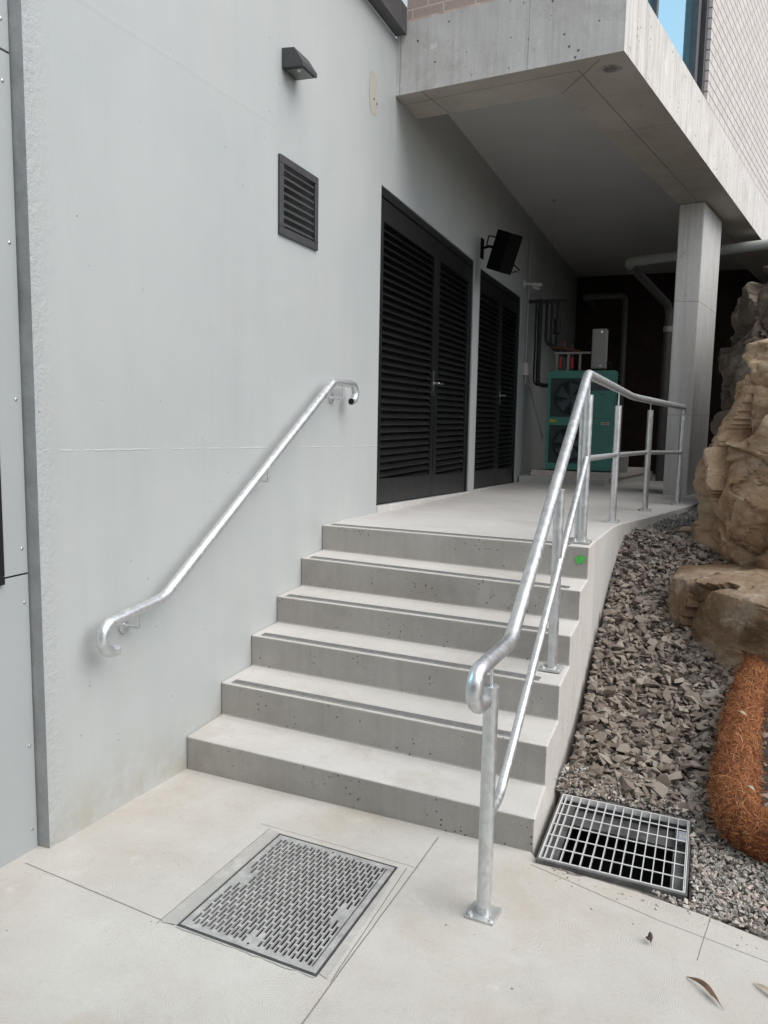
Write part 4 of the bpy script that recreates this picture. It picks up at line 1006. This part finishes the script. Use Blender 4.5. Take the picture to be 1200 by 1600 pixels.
m = MB(); m.box((1.035, y0 - .004, 1.60), (1.135, y0 - .0006, 1.632)); lb = m.build('name_plate', M['white'], hv)
m = MB(); m.box((1.05, y0 - .0055, 1.610), (1.125, y0 - .0042, 1.622)); m.build('plate_lettering', M['red'], lb)
m = MB(); m.box((.375, y0 - .0025, 1.625), (.455, y0 - .0005, 1.66)); m.build('yellow_label', M['yellow'], hv)
m = MB(); m.box((1.01, y0 - .004, 1.985), (1.06, y0 - .0005, 2.0)); m.build('badge', M['fan'], hv)
cbx = thing('control_box', (.98, 7.8, 2.31), 'upright pale grey control box on top of the teal condenser unit', 'control box')
m = MB(); m.box((.865, 7.66, 2.325), (1.045, 7.86, 2.83)); m.build('box', M['grey'], cbx, bevel=.008); m = MB(); m.box((.885, 7.653, 2.35), (1.0, 7.6595, 2.80)); m.build('door', M['grey'], cbx, bevel=.002)
for z in (2.36, 2.79): MB().cyl((.985, 7.645, z), (.985, 7.655, z), .015, 10).build('latch', M['chrome'], cbx)
m = MB(); m.tube(fillet([(1.05, 7.75, 2.40), (1.11, 7.75, 2.40), (1.11, 7.8, 2.31)], .03), .012, 8); m.build('cable', M['lag'], cbx)
pp = thing('lagged_pipes', (.15, 7.8, 3.2), 'black lagged refrigerant pipes dropping from a wall bracket to the condenser', 'pipes')
m = MB(); m.box((.0, 7.78, 3.20), (.50, 7.84, 3.24)); m.build('bracket', M['lag'], pp)
for x, y, r in [(.10, 7.80, .013), (.155, 7.80, .030)]:
    m = MB(); m.tube(fillet([(x, y, 3.25), (x, y, 2.12), (.42, y + .02, 2.10)], .08, 6), r, 12); m.build('pipe', M['lag'], pp, smooth=50)
for x, zz_, r in [(.235, 2.68, .020), (.30, 2.62, .016)]:
    m = MB(); m.tube(fillet([(x, 7.84, 3.25), (x, 7.84, zz_), (.52, 7.9, zz_ - .12), (.70, 7.95, zz_ - .15)], .05, 5), r, 10); m.build('pipe', M['lag'], pp, smooth=50)
m = MB(); m.tube([(.385, 7.82, 3.2), (.385, 7.82, 3.0), (.385, 7.82, 2.98), (.385, 7.82, 2.80), (.385, 7.82, 2.79), (.385, 7.82, 2.58)], [.022, .022, .045, .045, .022, .022], 14); m.build('valve', M['lag'], pp, smooth=30)
m = MB(); m.tube([(.30, 7.8, 2.62), (.52, 7.78, 2.59), (.70, 7.78, 2.56)], .017, 10); m.tube([(.50, 7.76, 2.60), (.50, 7.76, 2.68)], .013, 8); m.tube([(.60, 7.76, 2.58), (.60, 7.76, 2.65)], .013, 8); m.build('copper_valves', M['copper'], pp)
rk = thing('valve_rack', (.55, 7.8, 2.3), 'small rack of red handled valves standing on the left of the condenser', 'valves')
m = MB()
for x in (.40, .55, .70): m.box((x, 7.72, 2.302), (x + .03, 7.75, 2.52))
m.box((.38, 7.70, 2.52), (.85, 7.76, 2.545)); m.build('stand', M['grey'], rk)
for x in (.465, .615): 
    m = MB(); m.tube([(x, 7.70, 2.34), (x, 7.70, 2.48)], .020, 10); m.build('red_handle', M['red'], rk)
bk = thing('white_bucket', (1.3, 7.9, .99), 'small pale drum standing right of the condenser unit', 'drum')
m = MB(); m.tube([(1.30, 7.75, .99), (1.30, 7.75, 1.25)], [.085, .095], 20); m.build('body', M['grey'], bk, smooth=40); m = MB(); m.tube([(1.30, 7.75, 1.25), (1.30, 7.75, 1.27)], .10, 20); m.build('lid', M['lens'], bk)
pv = thing('drain_pipe', (1.8, 8.2, 3.75), 'grey plastic drain pipe running under the ceiling behind the column', 'pipe')
fp_ = fillet([(3.4, 7.6, 3.80), (1.20, 8.27, 3.76), (1.72, 9.55, 3.34), (1.72, 9.55, .6)], [.10, .15], 8)
m = MB(); m.tube(fp_[:10], .062, 20); m.build('pipe', M['pvc'], pv, smooth=50)
m = MB(); m.tube(fp_[9:], .058, 20); m.build('drop_pipe', M['pvcd'], pv, smooth=50)
for a_, b_ in [((1.36, 8.222, 3.763), (1.42, 8.203, 3.765)), ((1.72, 9.55, 3.05), (1.72, 9.55, 2.97))]: MB().tube([a_, b_], .070, 20).build('coupling', M['pvc'], pv, smooth=40)
up_ = thing('rear_pipe', (.7, 10.5, 3.6), 'grey pipe bending down on the rear wall behind the condenser', 'pipe')
m = MB(); m.tube(fillet([(.375, 11.9, 3.661), (.375, 10.5, 3.661), (1.02, 10.5, 3.661), (1.03, 10.5, .7)], [.08, .12], 6), .045, 14); m.build('pipe', M['pvcd'], up_, smooth=50)
